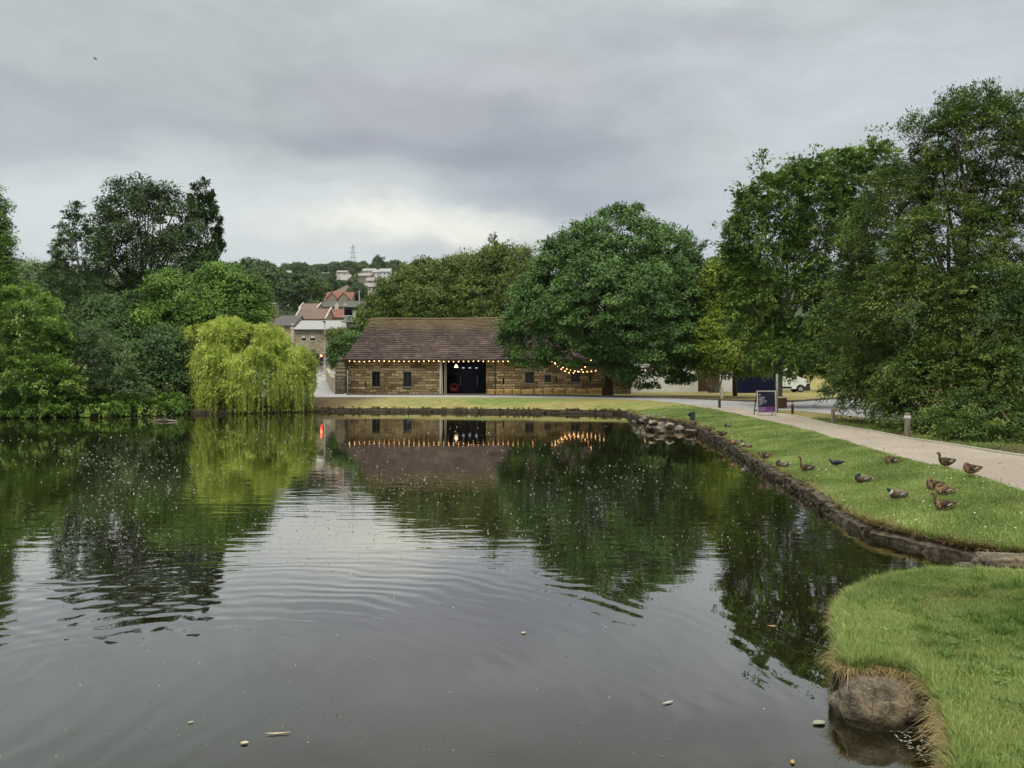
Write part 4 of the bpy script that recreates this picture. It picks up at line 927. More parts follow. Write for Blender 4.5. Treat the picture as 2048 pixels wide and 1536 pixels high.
# garden wall running back from the pier
mb = MB(); x0, y0 = def_x(676, 74.5), 74.5; x1, y1 = (655-CX)*104/F, 104; n = 8
for i in range(n):
    xa, ya = x0+(x1-x0)*i/n, y0+(y1-y0)*i/n; xb, yb = x0+(x1-x0)*(i+1)/n, y0+(y1-y0)*(i+1)/n; za, zb = lz(xa, ya)-x0*0, lz(xb, yb)
    t = Vector((xb-xa, yb-ya, 0)).normalized(); nr = Vector((-t.y, t.x, 0))*.2
    vs = []
    for (x, y, z) in ((xa, ya, za), (xb, yb, zb)):
        for s, zz in ((-1, z-.3), (1, z-.3), (1, z+1.5), (-1, z+1.5)): vs.append(Vector((x, y, zz))+nr*s)
    mb.add(vs, [(0, 1, 2, 3), (4, 7, 6, 5), (0, 4, 5, 1), (1, 5, 6, 2), (2, 6, 7, 3), (3, 7, 4, 0)])
tag(mb.build('garden_wall', M['town_stone']), 'stone garden wall below the clipped bush behind the gate pier', 'wall')

# ------------------------------------------------------------------ town
def gable_house(name, label, cat, px0, px1, py_ridge, py_eave, Y, roofm, wallm, depth=8, group=None, wins=0, chim=0, verge=False, dorm=0, hipped=False, pybase=None, rz=0):
    x0, x1 = (px0-CX)*Y/F, (px1-CX)*Y/F; w_ = x1-x0; xc = (x0+x1)/2
    zb = (lz(xc, Y) if Y < 149 else hill_z(xc, Y)) if pybase is None else CH-(pybase-HY)*Y/F
    ze = CH-(py_eave-HY)*Y/F-zb; zr = CH-(py_ridge-HY)*(Y+depth/2)/F-zb
    t = thing(name, label, cat, (xc, Y, zb), rz, group); mb = MB(); h = w_/2
    mb.prism([(0, -2.5), (depth, -2.5), (depth, ze), (depth/2, zr-.25) if not hipped else (depth/2, ze), (0, ze)], 'x', -h+.15, h-.15); mb.build('wall', wallm, t)
    mb = MB(); e = .35; hi = depth*.45 if hipped else 0; sl = (zr-ze)/(depth/2)
    vs = [(-h, -e, ze-e*sl*.5), (h, -e, ze-e*sl*.5), (h-hi, depth/2, zr), (-h+hi, depth/2, zr), (h, depth+e, ze-e*sl*.5), (-h, depth+e, ze-e*sl*.5)]
    vs += [(x, y, z-.18) for x, y, z in vs]
    fs = [(0, 1, 2, 3), (3, 2, 4, 5), (7, 6, 9, 8), (8, 9, 11, 10), (0, 6, 7, 1), (4, 10, 11, 5), (1, 7, 8, 2), (2, 8, 10, 4), (0, 3, 9, 6), (3, 5, 11, 9)]
    if hipped: fs += [(1, 4, 2), (0, 3, 5)]
    mb.add(vs, fs); rf = mb.build('roof', roofm, t)
    for k in range(chim):
        mb = MB(); cx = -h+w_*(k+.5)/chim*(1.0)+.2; mb.box(cx-.4, cx+.4, depth/2-.3, depth/2+.3, zr-.6, zr+1.1); mb.tube([(cx, depth/2, zr+1.1), (cx, depth/2, zr+1.45)], .13, 6); mb.build('chimney', wallm, rf)
    if verge:
        for s in (-1, 1):
            mb = MB(); mb.add([(s*h-.12, -e, ze-e*sl*.5), (s*h+.12, -e, ze-e*sl*.5), (s*h+.12, depth/2, zr+.02), (s*h-.12, depth/2, zr+.02), (s*h-.12, -e, ze-e*sl*.5+.28), (s*h+.12, -e, ze-e*sl*.5+.28), (s*h+.12, depth/2, zr+.3), (s*h-.12, depth/2, zr+.3)], [(0, 1, 2, 3), (4, 5, 6, 7), (0, 1, 5, 4), (2, 3, 7, 6), (1, 2, 6, 5), (0, 3, 7, 4)]); mb.build('verge', M['cream_wall'], rf)
    for k in range(dorm):
        cx = -h+w_*(k+.7)/(dorm+.4); mb = MB(); mb.prism([(cx-1.6, ze-.3), (cx+1.6, ze-.3), (cx+1.6, ze+.5), (cx, ze+2.0), (cx-1.6, ze+.5)], 'y', -.5, 2.6); g_ = mb.build('dormer', wallm, t)
        mb = MB()
        for s in (-1, 1): mb.add([(cx+s*1.9, -.7, ze+.3), (cx, -.7, ze+2.15), (cx, 2.6, ze+2.15), (cx+s*1.9, 2.6, ze+.3), (cx+s*1.9, -.7, ze+.45), (cx, -.7, ze+2.35), (cx, 2.6, ze+2.35), (cx+s*1.9, 2.6, ze+.45)], [(0, 1, 2, 3), (4, 5, 6, 7), (0, 1, 5, 4), (0, 3, 7, 4), (2, 3, 7, 6)])
        mb.build('dormer_roof', roofm, g_)
    for k in range(wins):
        cx = -h+w_*(k+.5)/wins
        for zz in ((ze-1.9,) if ze < 4.5 else (ze-1.9, ze-4.6)):
            mb = MB(); mb.box(cx-.55, cx+.55, -.06, -.003, zz, zz+1.2); f_ = mb.build('window', M['white_paint'], t)
            mb = MB(); mb.box(cx-.45, cx-.04, -.08, -.062, zz+.1, zz+1.1); mb.box(cx+.04, cx+.45, -.08, -.062, zz+.1, zz+1.1); mb.build('pane', M['window_glass'], f_)
    return t
Y = 124
sb = gable_house('stone_building', 'two storey stone building with pale grey roof beside the traffic light', 'building', 588, 694, 641, 658, Y, M['grey_roof'], M['town_stone'], depth=9)
sx0 = (641-CX)*Y/F; zt = CH-(658-HY)*Y/F-sb.location.z
for (a, b_, c, d) in ((603.5, 612, 671, 681), (621, 631, 671, 681), (656, 664, 671, 681), (625, 632, 699, 716), (600, 607, 699, 716)):
    xa, xb = (a-CX)*Y/F-sb.location.x, (b_-CX)*Y/F-sb.location.x; za, zb = CH-(d-HY)*Y/F-sb.location.z, CH-(c-HY)*Y/F-sb.location.z
    mb = MB(); mb.box(xa-.12, xb+.12, -.05, -.003, za-.2, zb+.12); w_ = mb.build('window', M['cream_wall'], sb)
    mb = MB(); mb.box(xa, xb, -.09, -.052, za, zb); mb.build('pane', M['window_glass'], w_)
    mb = MB(); mb.box(xa+.08, xb-.08, -.12, -.092, (za+zb)/2, zb-.08); mb.build('blind', M['white_wall'], w_)
mb = MB(); hx = (694-588)/2*Y/F; mb.box(-hx, hx, -.5, -.36, zt-.32, zt-.1); mb.build('gutter', M['iron'], sb)
db = gable_house('dark_roofed_building', 'stone building with dark slate roof between the willow and the traffic light', 'building', 545, 590, 631, 650, 130, M['dark_roof'], M['pink_wall'], depth=9)
mb = MB(); xq = (585-CX)*129.8/F-db.location.x
for k in range(9): mb.box(xq-(.35 if k % 2 else .22), xq+.3, -.32, -.02, 7.2-k*.55, 7.7-k*.55)
mb.build('quoins', M['cream_wall'], db)
Yb = 119.0
bt = thing('balcony_block', 'modern charcoal block with glazed balcony and white column behind the barn', 'building', ((699-CX)*Yb/F, Yb, lz((699-CX)*Yb/F, Yb)))
def B(px, py, Y=Yb): return ((px-CX)*Y/F-bt.location.x, CH-(py-HY)*Y/F-bt.location.z)
mb = MB(); a = B(686, 612); c = B(716, 645); mb.box(a[0], c[0]+2, .8, 7, c[1], a[1]); mb.box(a[0]+.6, c[0]+2, 1.4, 7, -1, c[1]-.002); mb.build('wall', M['charcoal'], bt)
mb = MB(); a = B(684, 610); mb.box(a[0], B(718, 0)[0]+2, -.3, 7.2, B(0, 614)[1], B(0, 610.5)[1]); mb.build('roof', M['grey_roof'], bt)
mb = MB(); mb.box(B(688, 0)[0], B(703, 0)[0], .72, .797, B(0, 641)[1], B(0, 619)[1]); mb.build('window', M['window_glass'], bt)
mb = MB(); mb.box(B(704.5, 0)[0], B(713, 0)[0], .3, .7, B(0, 642)[1], B(0, 621)[1]); sc_ = mb.build('screen', M['white_paint'], bt)
mb = MB()
for i in range(7): x = B(689+i*2.4, 0)[0]; mb.box(x-.03, x+.03, -.2, -.14, B(0, 642)[1], B(0, 632)[1])
mb.box(B(687, 0)[0], B(705, 0)[0], -.22, -.12, B(0, 632)[1], B(0, 631)[1]); mb.build('railing', M['white_paint'], bt)
mb = MB(); mb.box(B(683, 0)[0], B(716, 0)[0], -.4, .79, B(0, 644.5)[1], B(0, 642)[1]); mb.box(B(686, 0)[0], B(718, 0)[0], .2, .79, B(0, 654)[1], B(0, 647)[1]); mb.build('balcony', M['grey_roof'], bt)
mb = MB(); mb.tube([(B(689, 0)[0], -.2, B(0, 646)[1]), (B(691, 0)[0], -.2, B(0, 700)[1])], .36, 10); mb.build('column', M['white_paint'], bt)
for args in (
    ('row_house', 'brown roofed house with white verges just above the pale grey roof', 'house', 590, 652, 617, 637, 165, M['brown_roof'], M['pink_wall'], dict(verge=True, depth=9)),
    ('row_house', 'low red brown roofed house behind the balcony block', 'house', 655, 690, 618, 634, 172, M['red_roof'], M['cream_wall'], dict(verge=True, depth=8, chim=2)),
    ('row_house', 'small brown roofed house left of the long grey roofed terrace', 'house', 598, 634, 607, 617, 186, M['brown_roof'], M['pink_wall'], dict(verge=True, depth=8)),
    ('terrace', 'long grey roofed terrace above the balcony block', 'house', 641, 735, 602, 613, 205, M['dark_roof'], M['pink_wall'], dict(wins=7, depth=8)),
    ('red_roofed_house', 'red roofed house with two pale gabled dormers, middle of the slope', 'house', 648, 704, 584, 600, 250, M['red_roof'], M['pink_wall'], dict(dorm=2, depth=9)),
    ('brown_roofed_house', 'large hipped brown roof behind the dormered red roofed house', 'house', 658, 716, 570, 587, 285, M['brown_roof'], M['pink_wall'], dict(wins=5, depth=12, hipped=True)),
    ('side_house', 'pink rendered house right of the large hipped brown roof', 'house', 700, 722, 578, 583, 275, M['brown_roof'], M['pink_wall'], dict(wins=3, depth=8)),
    ('cream_house', 'cream house with mauve grey roof half hidden by the barn trees', 'house', 735, 768, 567, 573, 330, M['pale_roof'], M['cream_wall'], dict(wins=4, depth=8)),
    ('hill_house', 'grey roofed stone house in the upper trees, left of the pylon line', 'house', 664, 700, 549, 556, 420, M['pale_roof'], M['stone_wall_far'], dict(wins=4, depth=10)),
    ('hill_house', 'cream bungalow just under the skyline wood', 'house', 672, 694, 541, 544, 500, M['pale_roof'], M['cream_wall'], dict(wins=2, depth=10)),
    ('hill_house', 'lowest of the pale grey houses stepping up the slope', 'house', 722, 750, 566, 571, 390, M['pale_roof'], M['pink_wall'], dict(wins=4, depth=9, chim=2)),
    ('hill_house', 'third pale grey house down from the skyline', 'house', 731, 758, 555, 561, 425, M['pale_roof'], M['pink_wall'], dict(wins=5, depth=9, chim=3)),
    ('hill_house', 'second pale grey house down from the skyline', 'house', 716, 742, 546, 551, 465, M['pale_roof'], M['stone_wall_far'], dict(wins=5, depth=9, chim=3)),
    ('hill_house', 'topmost long grey roofed house under the skyline wood', 'house', 724, 750, 537, 541, 510, M['grey_roof'], M['white_wall'], dict(wins=4, depth=10)),
    ('hill_house', 'white house with steep roof right of the topmost grey roofs', 'house', 757, 781, 537, 543, 490, M['grey_roof'], M['white_wall'], dict(wins=3, depth=10)),
    ('hill_house', 'white gabled house next to the steep roofed white house', 'house', 744, 760, 539, 544, 505, M['grey_roof'], M['white_wall'], dict(wins=2, depth=12)),
    ('hill_house', 'red roofed house among the trees right of the willow', 'house', 516, 544, 541, 549, 380, M['red_roof'], M['pink_wall'], dict(wins=3, depth=10)),
    ('hill_house', 'pale house glimpsed between trees near the left edge', 'house', 58, 100, 533, 540, 420, M['pale_roof'], M['cream_wall'], dict(wins=3, depth=10)),
    ('hill_house', 'small pale house between trees below the cream bungalow', 'house', 672, 694, 556, 561, 400, M['pale_roof'], M['cream_wall'], dict(wins=2, depth=8)),
    ('hill_house', 'tiny grey roofed house at the left of the hillside, above the sycamore edge', 'house', 566, 588, 541, 545, 470, M['pale_roof'], M['stone_wall_far'], dict(wins=2, depth=8)),
    ('hill_house', 'small cream house left of the pylon line under the skyline', 'house', 638, 656, 545, 549, 480, M['grey_roof'], M['cream_wall'], dict(wins=2, depth=8)),
    ('stone_tower', 'narrow stone tower at the right edge of the sycamore', 'house', 533, 547, 605, 609, 150, M['grey_roof'], M['town_stone'], dict(depth=4))):
    gable_house(*args[:10], **args[10])
# pylon
pz = 735; p = HG(706, 517, 700); pz = 712; px_ = (706-CX)*pz/F; zb = hill_z(px_, pz)
py_ = thing('electricity_pylon', 'faint lattice electricity pylon on the hilltop skyline', 'pylon', (px_, pz, zb)); zt = CH-(489-HY)*pz/F-zb; mb = MB()
wid = lambda t: 3.2*(1-t)**1.3+.5
for sx in (-1, 1):
    for sy in (-1, 1): mb.tube([(sx*wid(t), sy*wid(t), zt*t) for t in (0, .25, .5, .75, 1)], .13, 4)
for i in range(9):
    a, b_ = i/9, (i+1)/9
    for sy in (-1, 1):
        mb.tube([(-wid(a), sy*wid(a), zt*a), (wid(b_), sy*wid(b_), zt*b_)], .06, 4); mb.tube([(wid(a), sy*wid(a), zt*a), (-wid(b_), sy*wid(b_), zt*b_)], .06, 4)
mb.build('tower', M['lamp_steel'], py_)
for t_, w_ in ((.62, 4.5), (.76, 5.2), (.9, 3.8)):
    mb = MB(); mb.tube([(-w_, 0, zt*t_), (0, 0, zt*t_+.7), (w_, 0, zt*t_)], .09, 4); mb.tube([(-w_, 0, zt*t_), (w_, 0, zt*t_)], .14, 4); mb.build('cross_arm', M['lamp_steel'], py_)
# lamp posts and traffic light
def lamp_post(px, pyt, Y, label, r=.1, pyb=None):
    x = (px-CX)*Y/F; z = lz(x, Y) if Y < 149 else hill_z(x, Y); h = CH-(pyt-HY)*Y/F-z
    t = thing('street_lamp', label, 'lamp post', (x, Y, z), 0, 'street lamps'); mb = MB(); mb.tube([(0, 0, -.2), (0, 0, 1.2), (0, 0, 1.25), (0, 0, h)], [r*1.5, r*1.5, r, r*.7], 8); mb.build('pole', M['lamp_steel'], t)
    mb = MB(); mb.box(-.12, .12, -.9, .25, h-.02, h+.16); mb.build('lamp_head', M['charcoal'], t, bevel=.03)
lamp_post(649.5, 645, 116, 'tall pale lamp post standing beside the traffic light')
lamp_post(718.5, 579, 150, 'tall pale lamp post rising above the balcony block', .14)
Yt = 117; xt = (643-CX)*Yt/F; zt_ = lz(xt, Yt); tl = thing('traffic_light', 'traffic light showing red beside the tall lamp post', 'traffic light', (xt, Yt, zt_))
mb = MB(); mb.tube([(0, 0, -.1), (0, 0, 1.9)], .06, 8); mb.build('pole', M['grey_wood'], tl)
mb = MB(); mb.box(-.17, .17, -.1, .1, 1.75, 2.75); mb.box(-.26, .26, .1, .13, 1.65, 2.85); mb.build('housing', M['black_plastic'], tl)
for k, (zz, mm_) in enumerate(((2.55, 'red_lamp'), (2.25, 'iron'), (1.95, 'iron'))):
    mb = MB(); mb.prism([(.15*math.cos(a*math.pi/8), zz+.15*math.sin(a*math.pi/8)) for a in range(16)], 'y', -.125, -.102); mb.build('lens', M[mm_], tl)
mb = MB(); mb.box(-.2, .2, -.08, .08, 1.0, 1.45); mb.build('push_button_box', M['black_plastic'], tl)

# ------------------------------------------------------------------ right background: white hoarding, fence, navy boards, van
def panel(name, label, px0, px1, py0, py1, Y, mt, cat, th=.08, posts=0, seams=0):
    x0, x1 = (px0-CX)*Y/F, (px1-CX)*Y/F; zb = lz((x0+x1)/2, Y)-.02; z1 = CH-(py0-HY)*Y/F-zb; t = thing(name, label, cat, (x0, Y, zb)); mb = MB(); mb.box(0, x1-x0, 0, th, 0, z1); mb.build('board', mt, t)
    for k in range(posts):
        mb = MB(); x = (x1-x0)*(k+.5)/posts; mb.box(x-.04, x+.04, -.05, -.003, 0, z1+.04); mb.build('batten', mt, t)
    return t
panel('white_screen', 'long white sheeted screen at the right end of the barn', 1262, 1396, 728, 784, 84, M['white_wall'], 'screen', posts=5)
panel('white_board', 'small white board between the tree trunks and the navy boards', 1440, 1466, 735, 784, 85, M['white_wall'], 'board')
panel('navy_hoarding', 'dark navy hoarding boards behind the standing sign', 1465, 1552, 728, 788, 78.5, M['navy_board'], 'hoarding', posts=6)
fn = panel('timber_fence', 'dark brown board fence behind the tree trunks', 1395, 1440, 748, 781, 87, M['brown_post'], 'fence', posts=9)
mc = thing('multi_stem_tree', 'cluster of pale leaning stems under the yellow green tree', 'tree', ((1428-CX)*80/F, 80, lz((1428-CX)*80/F, 80)))
rnd = random.Random(2)
for k in range(7):
    mb = MB(); a = -1.1+k*.36; mb.tube([(a*.35, rnd.uniform(-.2, .2), -.1), (a*.7, 0, 1.2), (a*1.1+rnd.uniform(-.2, .2), 0, 3.4)], [.13, .09, .06], 7); mb.build('trunk', M['pale_bark'], mc, smooth=True)
crown('crown', lobes_world([(1428, 715, 36, 28, 80), (1410, 735, 20, 16, 80), (1446, 735, 20, 14, 80)]), GR['birch'], mc, 95, 120, 50, .8, .25, .12, org=tuple(mc.location), style='spray', droop=.6)
Yv_ = 82; vx = (1619-CX)*Yv_/F; vz = lz(vx-2, Yv_)
vn = thing('delivery_van', 'white van facing right, parked past the navy hoarding', 'van', (vx, Yv_, vz))
prof = [(-5.6, .35), (-5.62, 2.45), (-5.4, 2.6), (-2.3, 2.6), (-2.0, 2.55), (-1.15, 1.65), (-.35, 1.38), (-.08, 1.15), (0, .75), (0, .35)]
mb = MB(); mb.prism(prof, 'y', 0, 2.0); mb.build('body', M['van_paint'], vn, bevel=.05)
mb = MB(); mb.prism([(-2.45, 1.6), (-2.45, 2.3), (-2.0, 2.3), (-1.4, 1.7), (-1.4, 1.6)], 'y', -.02, -.004); mb.build('side_window', M['window_glass'], vn)
mb = MB(); mb.add([(-1.93, .12, 2.50), (-1.93, 1.88, 2.50), (-1.14, 1.9, 1.71), (-1.14, .1, 1.71)], [(0, 1, 2, 3)]); mb.add([(-1.90, .12, 2.52), (-1.90, 1.88, 2.52), (-1.11, 1.9, 1.73), (-1.11, .1, 1.73)], [(0, 1, 2, 3)]); mb.build('windscreen', M['window_glass'], vn)
mb = MB(); mb.box(-.55, .08, -.03, 2.03, .22, .62); mb.box(-.3, .06, -.025, 2.025, .62, .95); mb.build('bumper', M['black_plastic'], vn, bevel=.04)
mb = MB(); mb.box(-3.0, -1.9, -.015, -.003, .42, .62); mb.build('side_strip', M['black_plastic'], vn)
mb = MB(); mb.box(-1.62, -1.42, -.3, -.02, 1.45, 1.85); mb.build('mirror', M['black_plastic'], vn, bevel=.03)
mb = MB(); mb.box(-.5, -.12, -.012, .3, 1.0, 1.22); mb.build('headlight', M['lamp_steel'], vn, bevel=.02)
mb = MB(); mb.prism([(-2.66, .4), (-2.64, 2.4), (-2.62, 2.4), (-2.62, .4)], 'y', -.012, -.003); mb.build('door_seam', M['black_plastic'], vn)
for xw in (-.95, -4.55):
    for yw in (-.02, 1.76):
        mb = MB(); n = 24
        mb.prism([(xw+.36*math.cos(a*2*math.pi/n), .36+.36*math.sin(a*2*math.pi/n)) for a in range(n)], 'y', yw, yw+.24); wh = mb.build('wheel', M['tyre'], vn, bevel=.015)
        if yw < 0:
            mb = MB(); mb.prism([(xw+.22*math.cos(a*2*math.pi/n), .36+.22*math.sin(a*2*math.pi/n)) for a in range(n)], 'y', yw-.02, yw-.003); mb.build('rim', M['rim'], wh)
            mb = MB(); mb.prism([(xw+.46*math.cos(a*math.pi/12), .38+.46*math.sin(a*math.pi/12)) for a in range(13)], 'y', -.013, -.004); mb.build('wheel_arch', M['black_plastic'], vn)

# ------------------------------------------------------------------ path furniture
def post(px, pyb, h, w_, label, mt='post_wood', cap=None, kind='bollard', name='wooden_post', lean=0):
    x, y = G(px, pyb); t = thing(name, label, kind, (x, y, lz(x, y)-.02), .1, 'posts along the path'); t.rotation_euler = (0, lean, .1)
    mb = MB(); mb.box(-w_/2, w_/2, -w_/2, w_/2, -.1, h); mb.build('post', M[mt], t, bevel=.008)
    if cap: mb = MB(); mb.box(-w_/2-.004, w_/2+.004, -w_/2-.004, w_/2+.004, h-.14, h-.06); mb.build('band', M[cap], t)
    mb = MB(); mb.add([(-w_/2, -w_/2, h+.001), (w_/2, -w_/2, h+.001), (w_/2, w_/2, h+.001), (-w_/2, w_/2, h+.001), (0, 0, h+.03)], [(0, 1, 4), (1, 2, 4), (2, 3, 4), (3, 0, 4), (0, 3, 2, 1)]); mb.build('chamfered_top', M[mt], t)
post(1815, 874, .74, .125, 'pale weathered timber post nearest the camera, right edge of path', cap='white_paint')
post(1666, 848, .60, .11, 'weathered timber post, second nearest along the right edge of path')
post(1585, 829, .66, .10, 'dark brown post just right of the standing sign', 'brown_post', 'cream_wood')
post(1439, 815, .50, .12, 'short dark brown post standing where path meets road', 'brown_post')
post(1443.5, 797, .95, .17, 'pale cream post on the dry verge across the road', 'cream_wood')
# slim sign pole with a low box
x, y = G(1554, 826); sp_ = thing('sign_pole', 'tall slim grey green pole right behind the standing sign', 'pole', (x, y, lz(x, y)-.05)); hh = CH-(748-HY)*y/F-sp_.location.z
mb = MB(); mb.tube([(0, 0, 0), (0, 0, hh)], .055, 10); mb.build('pole', simple('pole_paint', (.22, .24, .19), (.17, .19, .15), 5, .6), sp_, smooth=True)
x, y = G(1563, 817); bxx = thing('litter_bin', 'low brown slatted timber litter box behind the slim pole', 'bin', (x, y, lz(x, y)-.02))
mb = MB()
for k in range(5): mb.box(-.24+k*.1, -.155+k*.1, -.2, .2, 0, .62)
mb.build('slats', M['brown_post'], bxx); mb = MB(); mb.box(-.27, .27, -.23, .23, .621, .68); mb.build('lid', M['cream_wood'], bxx)
# small green floodlight post on the grass
x, y = G(1385, 835); fb = thing('spotlight_post', 'short dark green spotlight post on the grass by the rocks', 'spotlight', (x, y, lz(x, y)-.02))
mb = MB(); mb.box(-.1, .1, -.1, .1, 0, .48); mb.build('post', M['bin_green'], fb, bevel=.015)
mb = MB(); mb.tube([(-.11, -.02, .3), (-.2, -.04, .4)], [.05, .075], 10); mb.build('lamp', M['black_plastic'], fb)
# A-board
x, y = G(1534, 831.5); s_ = y/F
ab = thing('sign_board', 'black and purple pavement sign in a pale frame, standing on the path', 'sign', (x, y, lz(x, y)), math.radians(6))
H = 50*s_; wb_ = 40*s_; tilt = .09
def fr(u, v, dpt=0): return (u, v*tilt+dpt*1.0, v)        # front face leans back
def slab(mb, u0, u1, v0, v1, d0, d1): mb.add([fr(u, v, d) for d in (d0, d1) for u, v in ((u0, v0), (u1, v0), (u1, v1), (u0, v1))], [(0, 1, 2, 3), (4, 7, 6, 5), (0, 4, 5, 1), (1, 5, 6, 2), (2, 6, 7, 3), (3, 7, 4, 0)])
h2 = wb_/2; fw = .055
mb = MB(); slab(mb, -h2, -h2+fw, 0, H, -.03, .01); slab(mb, h2-fw, h2, 0, H, -.03, .01); slab(mb, -h2+fw, h2-fw, H-fw, H, -.03, .01); slab(mb, -h2+fw, h2-fw, .13, .13+fw*.8, -.028, .008); slab(mb, -h2+fw, h2-fw, .035, .06, -.028, .008); mb.build('frame', M['board_frame'], ab)
mb = MB(); slab(mb, -h2+fw, h2-fw, .175, H-fw, -.012, -.002); pn = mb.build('panel', M['panel_navy'], ab)
mb = MB(); slab(mb, -h2+fw, h2-fw, .19, .42, -.017, -.0125); mb.build('purple_band', M['strip_purple'], pn)
rnd = random.Random(12)
def words(v, hgt, u0, length, key, wl):
    mb = MB(); u = u0; k = 0
    for n_ in wl:
        for q in range(n_):
            w_ = hgt*rnd.uniform(.42, .62); st = hgt*.17; tall = rnd.random() < .3; hh_ = hgt*(1.3 if tall or q == 0 else .95); sh = rnd.choice('oinlue')
            dd = (-.019, -.0172)
            if sh in 'olue': slab(mb, u, u+st, v, v+hh_, *dd)
            if sh in 'oinu': slab(mb, u+w_-st, u+w_, v, v+hgt*.95, *dd)
            if sh in 'oen': slab(mb, u+st, u+w_-st, v+hgt*.8, v+hgt*.95, *dd)
            if sh in 'oule': slab(mb, u+st, u+w_-st, v, v+hgt*.16, *dd)
            if sh == 'e': slab(mb, u+st, u+w_-st, v+hgt*.4, v+hgt*.55, *dd)
            u += w_+hgt*.16
        u += hgt*.4
    mb.build('lettering', M[key], pn)
tx = -h2+fw+.05
words(H*.735-.03, .042, tx, .4, 'text_white', (11,)); words(H*.665-.03, .042, tx, .4, 'text_white', (9,)); words(H*.595-.03, .042, tx, .4, 'text_white', (14,)); words(H*.525-.03, .042, tx, .4, 'text_white', (3, 8)); words(H*.455-.03, .042, tx, .4, 'text_white', (5,))
words(.355, .03, tx, .4, 'text_pink', (5, 9)); words(.295, .03, tx, .4, 'text_pink', (4, 9)); words(.235, .03, tx, .4, 'text_pink', (6, 8))
mb = MB()
for k in range(6): a = k/6*2*math.pi; mb.tube([fr(tx+.05, H*.83, -.02), fr(tx+.05+.03*math.cos(a), H*.83+.04*math.sin(a), -.02)], [.012, .006], 5)
mb.build('emblem', M['text_white'], pn)
for s in (-1, 1):
    mb = MB(); a = Vector((s*(h2-.03), H*tilt+.03, H*.93)); b_ = Vector((s*(h2-.02), .46, .0)); mb.tube([a, b_], .025, 5); mb.build('back_leg', M['brown_post'], ab)
mb = MB(); mb.box(-h2+.05, h2-.05, .36, .385, .2, .26); mb.build('back_rail', M['brown_post'], ab)
# ------------------------------------------------------------------ rocks and bank stones
def rock(name, c, size, seed, mt, label, cat='rock', group=None, rough=.28, sub=3, sq=0, rz=0, tilt=0, hull=0):
    bm = bmesh.new(); off = Vector((seed*3.1, seed*1.7, seed*.9))
    if hull:                                            # an angular broken stone
        rr = random.Random(seed)
        for _ in range(hull):
            v = Vector((rr.gauss(0, 1), rr.gauss(0, 1), rr.gauss(0, 1))).normalized(); m_ = max(abs(v.x), abs(v.y), abs(v.z)); v = v.lerp(v/m_, .5)*rr.uniform(.8, 1.05); bm.verts.new((v.x*size[0], v.y*size[1], v.z*size[2]))
        r_ = bmesh.ops.convex_hull(bm, input=bm.verts); bmesh.ops.delete(bm, geom=[g_ for g_ in r_['geom_interior'] if isinstance(g_, bmesh.types.BMVert)], context='VERTS')
        bmesh.ops.bevel(bm, geom=list(bm.edges), offset=min(size)*.09, segments=1, affect='EDGES'); bmesh.ops.triangulate(bm, faces=bm.faces)
        bmesh.ops.subdivide_edges(bm, edges=bm.edges, cuts=1)
        for v in bm.verts: v.co += mnoise.noise_vector(v.co*7+off)*min(size)*.12
    else:
        bmesh.ops.create_icosphere(bm, subdivisions=sub, radius=1)
        for v in bm.verts:
            n = v.co.normalized()
            if sq: m_ = max(abs(n.x), abs(n.y), abs(n.z)); n = n.lerp(n/m_, sq)
            k = 1+rough*mnoise.noise(n*1.3+off)+rough*.5*mnoise.noise(n*3.1+off)+rough*.18*mnoise.noise(n*8+off)
            v.co = Vector((n.x*size[0], n.y*size[1], n.z*size[2]))*k
    for f in bm.faces: f.smooth = sub > 3 and not hull
    me = bpy.data.meshes.new(name); bm.to_mesh(me); bm.free(); me.materials.append(mt); o = bpy.data.objects.new(name, me); COL.objects.link(o)
    o.location = c; o.rotation_euler = (tilt, tilt*.5, rz); return tag(o, label, cat, group)
m, N, L, b = mat('boulder', .85, .25)
f1 = ntex(N, L, 3.5, 8, .7); f2 = ntex(N, L, 26, 4, .75); f3 = ntex(N, L, 1.6, 4, .6, mp=(1, 1, 1))
c = ramp(N, L, f1, [(.34, (.05, .04, .03)), (.5, (.16, .13, .095)), (.66, (.33, .28, .21))]); c = mixc(N, L, ramp(N, L, f3, [(.45, (0, 0, 0)), (.62, (.7, .7, .7))]), c, (.17, .125, .075))
c = mixc(N, L, ramp(N, L, f2, [(.35, (.6, .6, .6)), (.55, (0, 0, 0))]), c, (.03, .025, .018)); 
vo = N.new('ShaderNodeTexVoronoi'); vo.feature = 'DISTANCE_TO_EDGE'; vo.inputs['Scale'].default_value = 3.3; tcb = N.new('ShaderNodeTexCoord'); wv = N.new('ShaderNodeTexNoise'); wv.inputs['Scale'].default_value = 3; wv.inputs['Detail'].default_value = 6; L.new(tcb.outputs['Object'], wv.inputs['Vector'])
av = N.new('ShaderNodeVectorMath'); av.operation = 'MULTIPLY_ADD'; L.new(wv.outputs['Color'], av.inputs[0]); av.inputs[1].default_value = (.5, .5, .5); L.new(tcb.outputs['Object'], av.inputs[2]); L.new(av.outputs[0], vo.inputs['Vector'])
crk = ramp(N, L, vo.outputs['Distance'], [(0, (.75, .75, .75)), (.028, (0, 0, 0))])
c = mixc(N, L, crk, c, (.02, .016, .012))
f4 = ntex(N, L, 60, 3, .7); c = mixc(N, L, ramp(N, L, f4, [(.60, (0, 0, 0)), (.70, (.7, .7, .7))]), c, (.40, .38, .31))
gz_ = N.new('ShaderNodeNewGeometry'); sgz = N.new('ShaderNodeSeparateXYZ'); L.new(gz_.outputs['Position'], sgz.inputs[0])
